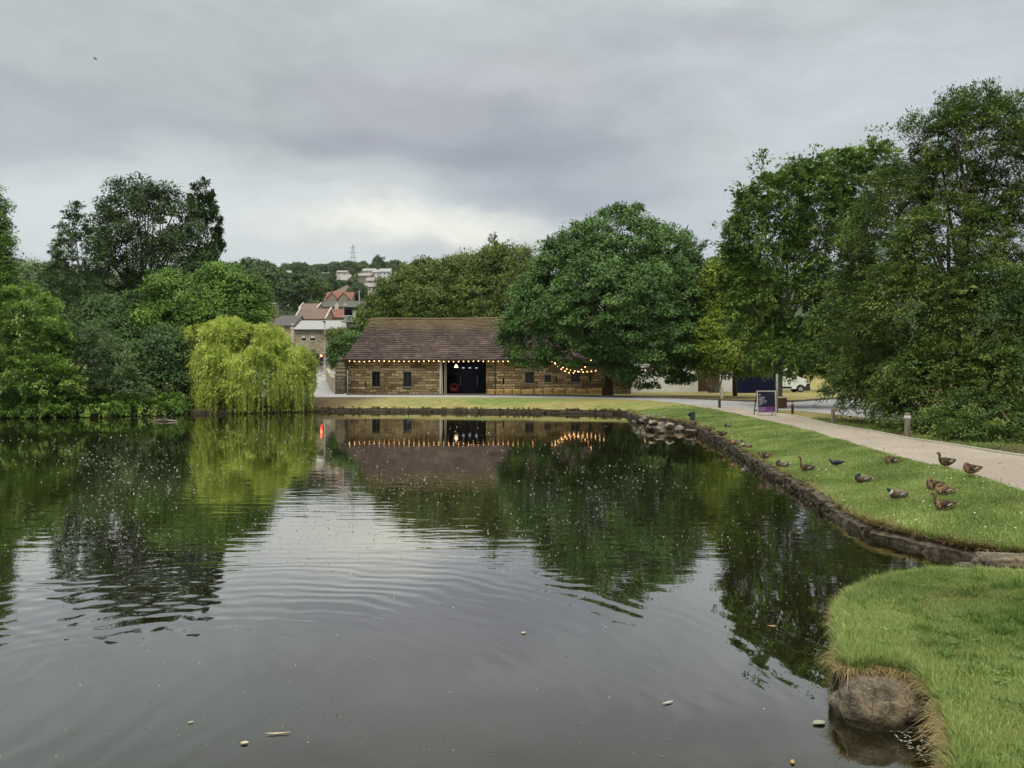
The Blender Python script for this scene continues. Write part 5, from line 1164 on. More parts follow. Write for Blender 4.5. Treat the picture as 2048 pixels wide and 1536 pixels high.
wl_ = N.new('ShaderNodeMath'); wl_.operation = 'MULTIPLY_ADD'; L.new(wv.outputs['Fac'], wl_.inputs[0]); wl_.inputs[1].default_value = -.06; L.new(sgz.outputs['Z'], wl_.inputs[2])
c = mixc(N, L, ramp(N, L, wl_.outputs[0], [(.0, (.8, .8, .8)), (.035, (0, 0, 0))]), c, (.022, .017, .010))   # wet tide mark of slime
L.new(c, b.inputs['Base Color']); bump(N, L, b, f2, .03); M['boulder'] = m
bc = ((1763-CX)*5.24/F, 5.24); rock('boulder', (bc[0], bc[1], .055), (.315, .25, .225), 3, M['boulder'], 'large rounded brown grey boulder in the water under the grassy corner', 'boulder', rough=.2, sub=5, sq=.1)
rnd = random.Random(6)
RK = [(1272, 832, .34), (1284, 838, .30), (1296, 832, .42), (1306, 843, .40), (1322, 847, .42), (1290, 826, .30), (1312, 830, .36), (1328, 834, .3), (1337, 845, .32), (1302, 851, .34), (1318, 856, .36), (1268, 840, .2), (1343, 829, .2), (1358, 853, .36), (1382, 858, .34)]
RL = ['leftmost grey rock of the pile at the pond corner', 'small brown rock near the left end of the rock pile', 'large pale rock at the top left of the rock pile', 'grey rock in the middle of the pile, above the water', 'large round rock at the front right of the rock pile', 'small pale rock at the back left of the rock pile', 'pale rock at the top middle of the rock pile', 'small rock at the top right of the rock pile', 'brown rock at the right end of the pile',
      'low dark rock at the waterline below the pile', 'broad rock touching the water at the right of the pile', 'half sunk rock in the water left of the pile', 'small pale stone lying on the grass behind the pile', 'flat grey rock at the bank just right of the pile', 'flat dark rock where the stone bank begins']
for i, (px, py, s) in enumerate(RK):
    zz = .22 if i in (0, 1, 4, 9, 10, 11, 13, 14) else .45
    yy = F*(CH-zz)/(py-HY); rock('rock', ((px-CX)*yy/F, yy, zz-.08), (s*.64*rnd.uniform(.9, 1.4), s*.64, s*.55*rnd.uniform(.6, .9)), i+10, M['rock'], RL[i], 'rock', 'rocks at the pond corner', hull=16, rz=rnd.uniform(0, 3), tilt=rnd.uniform(-.3, .3))
# edging stones of the right and far bank: one rough dry-laid retaining wall
def bank_wall():
    rnd = random.Random(15); mb = MB(); P = [np.array(p) for p in rb]; acc = []
    for i in range(len(P)-1):
        a, b_ = P[i], P[i+1]
        acc.append((a, b_))
    L_ = [0]
    for a, b_ in acc: L_.append(L_[-1]+np.hypot(*(b_-a)))
    def at(s):
        j = min(max(np.searchsorted(L_, s)-1, 0), len(acc)-1); a, b_ = acc[j]; t = (s-L_[j])/max(L_[j+1]-L_[j], 1e-6); return a+(b_-a)*t, (b_-a)/max(np.hypot(*(b_-a)), 1e-9)
    s = 0; tot = L_[-1]; rows = []
    def stone(c, t, ln, dp, z0, z1, seed):
        nr = np.array((-t[1], t[0]))
        if inpoly([c+nr*.3], POND)[0]: nr = -nr                 # nr points inland
        g_ = 3; vs = []; fs = []
        bm = bmesh.new(); bmesh.ops.create_cube(bm, size=1); bmesh.ops.subdivide_edges(bm, edges=bm.edges, cuts=2, use_grid_fill=True)
        for v in bm.verts:
            q = v.co.copy(); r_ = Vector((abs(q.x)*2, abs(q.y)*2, abs(q.z)*2)); k = 1-.10*max(0, r_.length-1.2); q *= k
            q += mnoise.noise_vector(q*2.2+Vector((seed*5.3, seed, 0)))*.16
            x_ = q.x*ln; y_ = q.y*dp; z_ = (z0+z1)/2+q.z*(z1-z0)
            v.co = Vector((c[0]+t[0]*x_+nr[0]*y_, c[1]+t[1]*x_+nr[1]*y_, z_))
        b0 = len(mb.v); mb.v += [tuple(v.co) for v in bm.verts]; bm.verts.index_update(); fs = [tuple(b0+v.index for v in f.verts) for f in bm.faces]; mb.f += fs; mb.m += [0]*len(fs); bm.free()
    k = 0
    while s < tot:
        c, t = at(s); Yc = c[1]
        if Yc > 60 or c[0] < -22: break
        ez_ = float(edge_z(c[0], c[1], False)); big = Yc > 44 or Yc < 12.5
        ln = rnd.uniform(.5, 1.1)*(1.6 if Yc > 44 else 1) if big else rnd.uniform(.16, .42); 
        c2, t2 = at(s+ln/2)
        if big:
            stone(c2, t2, ln*.97, .30, -.22, ez_-.03-rnd.uniform(0, .05), k)
        else:
            nl = 2; hz = (ez_+.2)/nl
            for r_ in range(nl): 
                stone(c2+np.array((rnd.uniform(-.03, .03), rnd.uniform(-.03, .03))), t2, ln*1.12, .30+rnd.uniform(-.05, .08), -.2+r_*hz, -.2+(r_+1)*hz+rnd.uniform(-.02, .03), k*3+r_)
        s += ln; k += 1
    o = mb.build('pond_edging', M['bank_stone'], smooth=False); tag(o, 'rough stone edging that retains the grass along the right and far shore', 'stone edging')
bank_wall()
# flat slabs at the inlet on the right
for i, (px, py, sx, sy, sz, zz, lab) in enumerate(((2020, 1122, .36, .22, .10, .12, 'grey squared kerb stone where the grass meets the inlet at the right edge'), (2000, 1132, .50, .12, .05, .03, 'long flat slab lying in the water at the inlet'), (2010, 1147, .50, .11, .06, .25, 'flat pale slab at the back of the near lawn, right edge'))):
    yy = F*(CH-zz)/(py-HY); rock('stone_slab', ((px-CX)*yy/F, yy, zz-.03), (sx, sy, sz), i+40, M['boulder'] if i != 2 else M['rock'], lab, 'slab', rough=.14, sub=4, sq=.75, rz=-.15)

# ------------------------------------------------------------------ grass blades
def gmat(name, c1, c2, c3):
    return leafmat(name, c1, c2, c3, trans=.35, rough=.5)
GB = gmat('grass_blade', (.11, .165, .042), (.225, .30, .085), (.39, .455, .18)); GD = gmat('dry_blade', (.10, .075, .03), (.27, .21, .09), (.46, .38, .19))
GT = gmat('coarse_blade', (.05, .10, .02), (.12, .20, .04), (.26, .34, .09))
GL = gmat('litter_blade', (.03, .02, .012), (.09, .06, .032), (.20, .14, .08))
def blades(name, P, z, h, w_, mt, rng, lean=.45, dirs=None, label=None, cat=None, pull=None):
    n = len(P); az = rng.uniform(0, 2*math.pi, n); ln = h*rng.uniform(.55, 1.35, n); le = np.abs(rng.normal(lean, .3, n))
    d = np.c_[np.cos(az), np.sin(az)]
    if dirs is not None: d = unit(d*.6+dirs)
    hx = d*(np.sin(le)*ln)[:, None]; hz = np.cos(le)*ln
    if pull is not None: hz = hz-pull*ln
    side = np.c_[-d[:, 1], d[:, 0]]*(w_*rng.uniform(.7, 1.3, n))[:, None]*.5
    V = np.zeros((n, 5, 3)); B0 = np.c_[P, z]
    V[:, 0, :2] = P-side; V[:, 1, :2] = P+side; V[:, 0, 2] = V[:, 1, 2] = z-.01
    mid = P+hx*.42; V[:, 2, :2] = mid+side*.8; V[:, 3, :2] = mid-side*.8; V[:, 2, 2] = V[:, 3, 2] = z+np.maximum(hz, ln*.15)*.62
    V[:, 4, :2] = P+hx; V[:, 4, 2] = z+hz
    # two faces: quad + triangle, written as one n-gon fan of two quads (second is degenerate-free triangle pair)
    me = bpy.data.meshes.new(name); V = V.reshape(-1, 3); b0 = np.arange(n)*5
    q = np.stack([b0, b0+1, b0+2, b0+3], 1); t = np.stack([b0+3, b0+2, b0+4], 1)
    idx = np.concatenate([q.ravel(), t.ravel()]); starts = np.concatenate([np.arange(n)*4, n*4+np.arange(n)*3])
    me.vertices.add(len(V)); me.vertices.foreach_set('co', V.astype(np.float32).ravel()); me.loops.add(len(idx)); me.loops.foreach_set('vertex_index', idx.astype(np.int32)); me.polygons.add(2*n); me.polygons.foreach_set('loop_start', starts.astype(np.int32)); me.update(calc_edges=True)
    var = rng.random(n)*.6+.4*(.5+.5*wnoise(P[:, 0], P[:, 1], 2.3, 8)); a = me.attributes.new('var', 'FLOAT', 'FACE'); a.data.foreach_set('value', np.concatenate([var, var]).astype(np.float32))
    me.materials.append(mt); o = bpy.data.objects.new(name, me); COL.objects.link(o); tag(o, label, cat, kind='stuff'); return o
def scatter(n, x0, x1, y0, y1, rng, cond):
    P = np.c_[rng.uniform(x0, x1, n), rng.uniform(y0, y1, n)]; return P[cond(P)]
rng = np.random.default_rng(77)
def near_ok(P):
    d, idx = shore_info(P); return (~inpoly(P, POND)) & (idx >= NRB+3) & (P[:, 0] < P[:, 1]*.70+.15) & (P[:, 1] < 8.2)
P = scatter(420000, 2.0, 5.8, 3.4, 8.3, rng, near_ok); P = P[:150000]; z = land_z(P); d, idx = shore_info(P)
inl = ss(.5, 0, d)
blades('lawn_blades', P, z, .032+.035*inl+.02*(wnoise(P[:, 0], P[:, 1], 3.0, 3) > .45), .0055+.001*inl, GB, rng, label='short green grass on the near corner lawn', cat='grass')
kd = wnoise(P[:, 0], P[:, 1], 2.6, 21)+.35*rng.normal(size=len(P)) > .72
blades('straw_patches', P[kd], z[kd], .040, .006, GD, rng, lean=.9, label='sun bleached patches in the near corner lawn', cat='grass')
rt = np.random.default_rng(9); ctr = P[rt.integers(0, len(P), 70)]; q = np.repeat(ctr, 110, 0)+rt.normal(0, .045, (7700, 2)); q = q[near_ok(q)]
blades('coarse_tufts', q, land_z(q), .085, .008, GT, rng, lean=.75, label='darker coarse tufts in the near corner lawn', cat='grass')
# overhanging tufts around the corner edge
nbA = np.array(smooth_poly(near_bank, 12)); seg = nbA[(nbA[:, 0] < 6) & (nbA[:, 1] < 8.5)]
def edge_tufts(name, seg, n, h, w_, mt, label, spread=.07, zfn=None, pull=.35, seed=1, patchy=(4.5, -.35)):
    rng = np.random.default_rng(seed); m_ = n//22; n = m_*22; i = np.repeat(rng.integers(0, len(seg)-1, m_), 22); t = np.repeat(rng.random(m_), 22)[:, None]; p = seg[i]*(1-t)+seg[i+1]*t;
    hh = np.repeat(rng.uniform(.35, 1.5, m_), 22); dj = np.repeat(rng.normal(0, .45, (m_, 2)), 22, 0); tt = unit(seg[i+1]-seg[i]); nr = np.c_[-tt[:, 1], tt[:, 0]]
    out = np.where(inpoly(p+nr*.2, POND)[:, None], nr, -nr); p = p-out*np.repeat(np.abs(rng.normal(0, spread, m_)), 22)[:, None]+out*.01+rng.normal(0, .014*(1+h*3), (n, 2)); out = out+dj
    keep = wnoise(p[:, 0], p[:, 1], patchy[0], seed) > patchy[1]; p, out, hh = p[keep], out[keep], hh[keep]
    z = land_z(p)
    return blades(name, p, z, h*hh, w_, mt, rng, lean=.85, dirs=out*.7, label=label, cat='grass', pull=pull)
edge_tufts('edge_grass', seg, 12000, .08, .006, GB, 'long green grass hanging over the near corner edge', pull=.12)
edge_tufts('dry_edge_grass', seg, 4500, .12, .005, GD, 'straw coloured grass hanging over the near corner edge', pull=.5, seed=2)
bsel = seg[(seg[:, 1] < 5.7)]; edge_tufts('straw_tufts', bsel, 5500, .17, .0045, GD, 'dry straw tufts above the boulder', pull=.7, seed=3, spread=.06)
# far lawn blades: cover where blades still read
def bank_ok(P):
    d, idx = shore_info(P); return (~inpoly(P, POND)) & (~inpoly(P, PATH)) & (idx < NRB+3) & (P[:, 0] < P[:, 1]*.70) & (d < 6)
P = scatter(300000, 5.2, 12, 8.5, 24, rng, lambda P: bank_ok(P) & (P[:, 0] < np.interp(P[:, 1], [p[1] for p in g(path_left)], [p[0] for p in g(path_left)]))); P = P[:120000]; z = land_z(P); d, idx = shore_info(P)
blades('bank_blades', P, z, .05+.02*ss(.3, 0, d), .009*(1+P[:, 1]*.03), GB, rng, label='green grass on the duck lawn beside the path', cat='grass')
P = scatter(500000, 5.8, 14, 23.5, 60, rng, lambda P: bank_ok(P) & (P[:, 0] < np.interp(P[:, 1], [p[1] for p in g(path_left)], [p[0] for p in g(path_left)]))); P = P[rng.random(len(P)) > ss(36, 48, P[:, 1]+3*wnoise(P[:, 0], P[:, 1], .7, 3))][:90000]; z = land_z(P)
blades('far_lawn_blades', P, z, .075, .022*(1+P[:, 1]*.02), GB, rng, label='green grass between the spotlight post and the path', cat='grass')
P = scatter(160000, 11, 22, 15, 34, rng, lambda P: (~inpoly(P, PATH)) & (~inpoly(P, ROAD)) & (P[:, 0] > np.interp(P[:, 1], [p[1] for p in g(path_right)[::-1]], [p[0] for p in g(path_right)[::-1]])+.08) & (P[:, 0] < P[:, 1]*.72)); pr = np.interp(P[:, 1], [p[1] for p in g(path_right)[::-1]], [p[0] for p in g(path_right)[::-1]])
P = P[rng.random(len(P)) < .25+.75*np.exp(-(P[:, 0]-pr)*1.6)][:50000]; z = land_z(P); sel = (wnoise(P[:, 0], P[:, 1], 1.2, 31)+.5*rng.normal(size=len(P))) > -.1
blades('verge_grass', P[sel], z[sel], .09, .014, GT, rng, lean=.8, label='rough grass between the path edge and the evergreen', cat='grass'); blades('dead_stalks', P[~sel], z[~sel], .07, .012, GL, rng, lean=1.2, label='brown leaf litter under the evergreen beside the path', cat='litter')
rbA = np.array(smooth_poly(right_bank, 10)); seg2 = rbA[(rbA[:, 1] < 24) & (rbA[:, 1] > 9.0)]
edge_tufts('bank_edge_grass', seg2, 16000, .12, .010, GD, 'dry grass fringe along the stone edging', pull=.35, seed=4, spread=.09)
edge_tufts('bank_edge_green', seg2, 6000, .08, .010, GB, 'green grass fringe along the stone edging', pull=.1, seed=5, spread=.14)
seg3 = rbA[(rbA[:, 1] >= 24) & (rbA[:, 1] < 56) & (rbA[:, 0] > -20)]
edge_tufts('far_edge_grass', seg3, 12000, .16, .03, GD, 'dry grass fringe along the far shore', pull=.2, seed=6, spread=.15)
P = scatter(160000, 5.2, 12, 8.5, 26, rng, lambda P: bank_ok(P) & (wnoise(P[:, 0], P[:, 1], 1.7, 41) > .5)); P = P[:9000]
blades('bank_straw', P, land_z(P), .045, .012, GD, rng, lean=1.0, label='worn straw coloured patches in the duck lawn', cat='grass')
P = scatter(30000, 7, 16, 10, 40, rng, lambda P: inpoly(P, PATH)); P = P[:900]; n = len(P); dd_ = np.minimum(np.abs(P[:, 0]-np.interp(P[:, 1], [p[1] for p in g(path_left)], [p[0] for p in g(path_left)])), 3); P = P[rng.random(n) < .25+.75*np.exp(-dd_*2.5)]; n = len(P)
tag(leaves('path_litter', np.c_[P, land_z(P)+.012], rng.normal(size=(n, 3))*(1, 1, .15), unit(rng.normal(0, .25, (n, 3))+(0, 0, 1)), .05, .026, GL, None, rng), 'small brown leaves and droppings scattered on the path', 'litter', kind='stuff')
P = scatter(120000, 6, 14, 10, 36, rng, lambda P: inpoly(P, PATH)); le_ = P[:, 0]-np.interp(P[:, 1], [p[1] for p in g(path_left)], [p[0] for p in g(path_left)]); P = P[(le_ < .12+.12*wnoise(P[:, 0]*0, P[:, 1], 3.1, 5))][:4500]
blades('creeping_grass', P, land_z(P), .045, .012, GB, rng, lean=1.0, label='grass creeping over the left edge of the path', cat='grass')
# daisies and petals in the duck lawn
P = scatter(2600, 5.5, 12, 9, 22, rng, bank_ok)[:220]; n = len(P); z = land_z(P)+.05
M['petal'] = simple('petal', (.6, .6, .5), (.45, .45, .36), 20, .7)
tag(leaves('clover_flowers', np.c_[P, z], rng.normal(size=(n, 3))*(1, 1, .2), unit(rng.normal(0, .3, (n, 3))+(0, 0, 1)), .032, .028, M['petal'], None, rng), 'tiny pale clover heads and fallen feathers scattered in the duck lawn', 'flowers', kind='stuff')
cl = rng.normal(size=(40, 2)).cumsum(0)*0; cc_ = scatter(400, 2.4, 5.6, 3.6, 7.6, rng, near_ok)[:46]; q = np.repeat(cc_, 34, 0)+rng.normal(0, .035, (len(cc_)*34, 2)); q = q[near_ok(q)]; n = len(q); zq = land_z(q)+.035
tag(leaves('clover_leaves', np.c_[q, zq], rng.normal(size=(n, 3))*(1, 1, .25), unit(rng.normal(0, .35, (n, 3))+(0, 0, 1)), .022, .018, GT, None, rng), 'small patches of clover and weeds in the near corner lawn', 'weeds', kind='stuff')

# ------------------------------------------------------------------ things floating on the pond
M['speck'] = simple('speck', (.46, .46, .41), (.24, .24, .2), 3, .7)
n = 30000; py = rng.uniform(838, 1150, n); px = rng.uniform(-60, 1700, n)
dens = (.5+.5*wnoise(px*.011, py*.03, 1.0, 3))**1.6*1.5*np.interp(py, [838, 870, 960, 1100, 1150], [.25, .6, 1, .8, .15])*np.interp(px, [-60, 300, 700, 1200, 1500, 1700], [1, 1, .8, .6, .3, .12])
k = rng.random(n) < dens*.6; px, py = px[k], py[k]
px2 = rng.uniform(-20, 1900, 420); py2 = 1130+(rng.random(420))*410; px = np.r_[px, px2]; py = np.r_[py, py2]
Y = F*CH/(py-HY); X = (px-CX)*Y/F; P = np.c_[X, Y]; ok = inpoly(P, POND); ok &= shore_info(P)[0] > .1; X, Y, py = X[ok], Y[ok], py[ok]; n = len(X)
sz = np.clip(Y*.0012, .005, .04)*rng.uniform(.5, 1.3, n)
rg_ = np.random.default_rng(4); o = leaves('floating_specks', np.c_[X, Y, np.full(n, .006)], rg_.normal(size=(n, 3)), rg_.normal(size=(n, 3)), 1.0, 1.0, M['speck'], None, rg_)
co = np.empty(len(o.data.vertices)*3, np.float32); o.data.vertices.foreach_get('co', co); co = co.reshape(-1, 4, 3); cc = np.c_[X, Y, np.full(n, .006)][:, None, :]; co = cc+(co-cc)*np.stack([sz*1.3, sz*1.3, sz*1.0], 1)[:, None, :]; co[:, :, 2] = np.clip(co[:, :, 2], .003, .05)
o.data.vertices.foreach_set('co', co.astype(np.float32).ravel()); o.data.update(); tag(o, 'pale feathers, petals and bits floating all over the pond', 'debris', kind='stuff')
# clot of feathers beside the boulder
P = scatter(900, 2.45, 3.0, 4.3, 5.2, rng, lambda P: inpoly(P, POND))[:150]; n = len(P)
tag(leaves('feather_scum', np.c_[P, np.full(n, .008)], rng.normal(size=(n, 3))*(1, 1, .05), np.tile((0, 0, 1.), (n, 1)), .03, .008, M['speck'], None, rng), 'clot of small white feathers in the water right of the boulder', 'feathers', kind='stuff')
M['leaf_pale'] = simple('leaf_pale', (.22, .25, .18), (.15, .18, .12), 30, .6); M['leaf_yellow'] = simple('leaf_yellow', (.42, .38, .22), (.32, .27, .14), 30, .6); M['leaf_brown'] = simple('leaf_brown', (.40, .22, .07), (.3, .15, .05), 30, .6)
def float_leaf(px, py, ln, wd, rz, mt, label, curl=.15):
    x, y = WP(px, py); bm = bmesh.new(); n = 9; rows = []
    for i in range(n):
        t = i/(n-1); w_ = wd*math.sin(math.pi*min(max(t, .03), .97))**.8; z = curl*ln*(t-.5)**2+.004
        rows.append([bm.verts.new(((t-.5)*ln, s*w_*.5, z+abs(s)*w_*.12)) for s in (-1, 0, 1)])
    for a, b_ in zip(rows, rows[1:]):
        for k in (0, 1): bm.faces.new((a[k], a[k+1], b_[k+1], b_[k]))
    r_ = bmesh.ops.extrude_face_region(bm, geom=bm.faces[:]); bmesh.ops.translate(bm, vec=(0, 0, .002), verts=[v for v in r_['geom'] if isinstance(v, bmesh.types.BMVert)])
    bmesh.ops.recalc_face_normals(bm, faces=bm.faces)
    me = bpy.data.meshes.new('floating_leaf'); bm.to_mesh(me); bm.free(); me.materials.append(M[mt]); o = bpy.data.objects.new('floating_leaf', me); COL.objects.link(o); o.location = (x, y, .002); o.rotation_euler = (0, 0, rz); tag(o, label, 'leaf', 'leaves floating on the pond')
float_leaf(489, 1488, .05, .034, .2, 'leaf_yellow', 'round yellow leaf floating near the bottom left')
float_leaf(382, 1446, .04, .013, .4, 'leaf_yellow', 'narrow yellow leaf floating left of the round yellow leaf')
float_leaf(555, 1469, .16, .016, .12, 'leaf_yellow', 'long thin pale reed blade floating above right of the round yellow leaf')
float_leaf(1336, 1407, .10, .018, .5, 'speck', 'pale curved feather like leaf floating in the open water, lower centre right')
float_leaf(1638, 1448, .10, .06, .3, 'leaf_pale', 'broad pale green leaf floating left of the boulder')
float_leaf(1585, 1526, .05, .024, 1.2, 'leaf_brown', 'small orange leaf floating at the very bottom, left of the boulder')
float_leaf(1545, 1254, .09, .024, -.3, 'leaf_brown', 'brown leaf floating halfway between the near lawn and the sky reflection')
float_leaf(1047, 1267, .045, .03, .3, 'leaf_yellow', 'pale yellow leaf floating alone in the middle of the pond')
M['feather'] = simple('feather', (.6, .6, .6), (.45, .45, .45), 30, .6)
# driftwood at the far left shore
for i, (px, py, l_, lab) in enumerate(((140, 829, 3.2, 'pale driftwood branch at the far left waterline'), (330, 843, 1.5, 'small pale branch floating off the left bank'), (205, 832, 1.2, 'short pale log lying against the left bank'))):
    x, y = WP(px, py); mb = MB(); mb.tube([(-l_/2, 0, .0), (-l_*.1, .1, .09), (l_*.2, 0, .05), (l_/2, -.1, .03)], [.03, .07, .06, .02], 6); mb.tube([(-l_*.1, .1, .08), (l_*.05, -.15, .28)], [.035, .01], 5)
    o = mb.build('driftwood', M['rock'], loc=(x, y, 0)); tag(o, lab, 'driftwood', 'driftwood by the left bank')

# ------------------------------------------------------------------ ducks
M['hen'] = simple('hen_feather', (.055, .032, .018), (.22, .14, .085), 30, .8, .15, .004, detail=3, lo=.42, hi=.58)
M['hen_pale'] = simple('hen_pale', (.13, .085, .05), (.33, .23, .15), 34, .8, .15, .003, detail=3, lo=.42, hi=.58)
M['hen_dark'] = simple('hen_dark', (.03, .02, .014), (.10, .065, .042), 30, .8, .15, .004, detail=3, lo=.4, hi=.6)
M['drake_head'] = simple('drake_head', (.006, .035, .018), (.01, .025, .02), 10, .35, .5)
M['drake_breast'] = simple('drake_breast', (.085, .04, .024), (.05, .026, .018), 20, .8)
M['drake_flank'] = simple('drake_flank', (.17, .135, .10), (.10, .078, .058), 60, .8)
M['white_feather'] = simple('white_feather', (.6, .59, .55), (.48, .47, .43), 30, .8)
M['bill_orange'] = simple('bill_orange', (.22, .12, .04), (.14, .08, .03), 20, .5)
M['foot_orange'] = simple('foot_orange', (.5, .18, .03), (.4, .14, .03), 20, .6)
M['pigeon_grey'] = simple('pigeon_grey', (.05, .055, .065), (.025, .028, .035), 20, .7)
NECK = dict(
    alert=[(.150, .135, .052, .052), (.172, .185, .033, .034), (.178, .235, .027, .028), (.190, .268, .034, .033), (.212, .276, .033, .031), (.235, .272, .022, .021), (.250, .267, .012, .011)],
    tall=[(.150, .140, .050, .052), (.168, .200, .033, .034), (.172, .265, .025, .026), (.175, .320, .026, .027), (.190, .352, .034, .032), (.212, .358, .032, .030), (.235, .354, .021, .020), (.250, .350, .012, .011)],
    rest=[(.150, .125, .056, .056), (.170, .155, .040, .042), (.188, .180, .036, .036), (.210, .188, .033, .031), (.232, .184, .022, .021), (.246, .180, .012, .011)],
    tucked=[(.145, .130, .056, .055), (.140, .172, .042, .036), (.112, .196, .036, .032), (.080, .198, .033, .029), (.052, .188, .022, .018), (.035, .178, .012, .010)],
    preen=[(.150, .135, .052, .052), (.178, .178, .036, .036), (.205, .192, .034, .032), (.228, .172, .030, .030), (.238, .142, .020, .020), (.242, .126, .011, .011)])
TAIL = [(-.285, .128, .010, .006), (-.245, .120, .038, .016), (-.200, .108, .055, .034), (-.140, .098, .074, .056), (-.060, .090, .090, .074), (.030, .088, .093, .080), (.100, .098, .080, .074)]
cache = {}
def duck_mesh(pose, kind, dz):
    key = (pose, kind, dz)
    if key in cache: return cache[key]
    st = TAIL+NECK[pose]; n = 14; vs = []; fs = []; mi = []
    P = [Vector((a[0], 0, a[1]+dz)) for a in st]; m_ = len(st)
    for i, p in enumerate(P):
        t = (P[min(i+1, m_-1)]-P[max(i-1, 0)]).normalized(); up = Vector((0, 1, 0)).cross(t)*-1
        for k in range(n):
            a = 2*math.pi*k/n; fl = 1.0
            if i < 7 and math.sin(a) < 0: fl = 1.04
            vs.append(p+Vector((0, 1, 0))*math.cos(a)*st[i][2]+up*math.sin(a)*st[i][3]*fl)
    nt = len(TAIL)
    for i in range(m_-1):
        for k in range(n):
            fs.append((i*n+k, i*n+(k+1) % n, (i+1)*n+(k+1) % n, (i+1)*n+k))
            top = math.sin(2*math.pi*(k+.5)/n) > .15
            if kind == 'drake': mi.append(4 if i < 1 else (3 if i < 2 else (2 if i < 5 else (1 if i < nt+0 else (4 if i == nt and pose != 'tucked' else 0)))))
            elif kind == 'pigeon': mi.append(0)
            else: mi.append(4 if i < 1 else (0 if i < nt+1 else 1) if not (i < nt and not top) else 2)
    fs += [tuple(range(n)), tuple((m_-1)*n+k for k in range(n))[::-1]]; mi += [mi[0], mi[-1]]
    me = bpy.data.meshes.new('body'); me.from_pydata([tuple(v) for v in vs], [], fs)
    mats = {'drake': ['drake_head', 'drake_breast', 'drake_flank', 'black_plastic', 'white_feather'], 'hen': ['hen', 'hen', 'hen_pale', 'hen', 'hen_pale'], 'darkhen': ['hen_dark', 'hen', 'hen', 'hen', 'hen_pale'], 'palehen': ['hen_pale', 'hen', 'hen_pale', 'hen', 'white_feather'], 'pigeon': ['pigeon_grey']*5}[kind]
    for q in mats: me.materials.append(M[q])
    me.polygons.foreach_set('material_index', mi); bm = bmesh.new(); bm.from_mesh(me); bmesh.ops.recalc_face_normals(bm, faces=bm.faces)
    for f in bm.faces: f.smooth = True
    bm.to_mesh(me); bm.free(); cache[key] = me; return me
def duck(px, py, pose, kind, face, stand, label, sc=1.0, name='duck', cat='duck'):
    x, y = G(px, py); 
    for _ in range(6):
        z = lz(x, y); y = F*(CH-z-.0)/(py-HY); x = (px-CX)*y/F
    z = lz(x, y); dz = .085 if stand else -.004
    t = thing(name, label, cat, (x, y, z+.0), math.radians(face), 'ducks resting on the grass' if cat == 'duck' else None, sc)
    o = bpy.data.objects.new('body', duck_mesh(pose, kind, dz)); COL.objects.link(o); o.parent = t
    wm = {'drake': 'drake_flank', 'hen': 'hen_dark', 'darkhen': 'hen_dark', 'palehen': 'hen', 'pigeon': 'pigeon_grey'}[kind]
    for s in (-1, 1):
        mb = MB(); st = [(.085, .118, .020, .045), (.03, .122, .026, .058), (-.05, .126, .026, .055), (-.12, .128, .020, .042), (-.19, .132, .012, .024), (-.265, .143, .004, .008)]
        n = 8; vs = []
        for q, (a, zz, ty, tz) in enumerate(st):
            yo = s*(.078-.0+(.004 if q in (1, 2) else 0)-max(0, -a-.05)*.26)
            for k in range(n): al = 2*math.pi*k/n; vs.append((a, yo+math.cos(al)*ty, zz+dz+math.sin(al)*tz))
        fs = [(i*n+k, i*n+(k+1) % n, (i+1)*n+(k+1) % n, (i+1)*n+k) for i in range(len(st)-1) for k in range(n)]+[tuple(range(n)), tuple((len(st)-1)*n+k for k in range(n))]
        mb.add(vs, fs); w_ = mb.build('wing', M[wm], t, smooth=True)
        if kind != 'pigeon':
            mb = MB(); mb.tube([(-.03, s*.108, .10+dz), (-.08, s*.102, .125+dz), (-.14, s*.085, .135+dz)], [.006, .008, .004], 5); mb.build('wing_bar', M['white_feather'], w_)
    e = NECK[pose][-1]; e2 = NECK[pose][-2]; d = Vector((e[0]-e2[0], 0, e[1]-e2[1])).normalized(); p0 = Vector((e[0], 0, e[1]+dz))-d*.008
    mb = MB(); bl_ = .048 if kind != 'pigeon' else .02; pts = [p0, p0+d*bl_*.45-Vector((0, 0, .004)), p0+d*bl_-Vector((0, 0, .006))]
    up = Vector((0, 1, 0)).cross(d)*-1; vs = []
    for p_, wy, wz in zip(pts, (.012, .010, .011), (.010, .006, .003)):
        for k in range(8): a = math.pi*k/4; vs.append(p_+Vector((0, 1, 0))*math.cos(a)*wy+up*math.sin(a)*wz)
    mb.add(vs, [(i*8+k, i*8+(k+1) % 8, (i+1)*8+(k+1) % 8, (i+1)*8+k) for i in range(2) for k in range(8)]+[tuple(range(8)), tuple(range(16, 24))]); mb.build('bill', M['bill_orange' if kind != 'pigeon' else 'black_plastic'], t, smooth=True)
    h = NECK[pose][-3]
    for s in (-1, 1):
        mb = MB(); mb.lathe([(.001, -.005), (.005, 0), (.001, .005)], (h[0], s*h[2]*.95, h[1]+dz+.008), 6); mb.build('eye', M['black_plastic'], t)
    if stand:
        for s, fx in ((-1, .01), (1, -.03)):
            mb = MB(); mb.tube([(fx, s*.038, dz+.035), (fx-.008, s*.04, .045), (fx, s*.042, .008)], [.014, .007, .007], 6)
            for a in (-.35, 0, .35): mb.tube([(fx, s*.042, .008), (fx+.055*math.cos(a), s*.042+.055*math.sin(a), .003)], [.006, .003], 4)
            mb.add([(fx, s*.042, .006), (fx+.05, s*.042-.019, .003), (fx+.056, s*.042, .003), (fx+.05, s*.042+.019, .003)], [(0, 1, 2), (0, 2, 3)])
            mb.build('leg', M['foot_orange'], t)
    return t
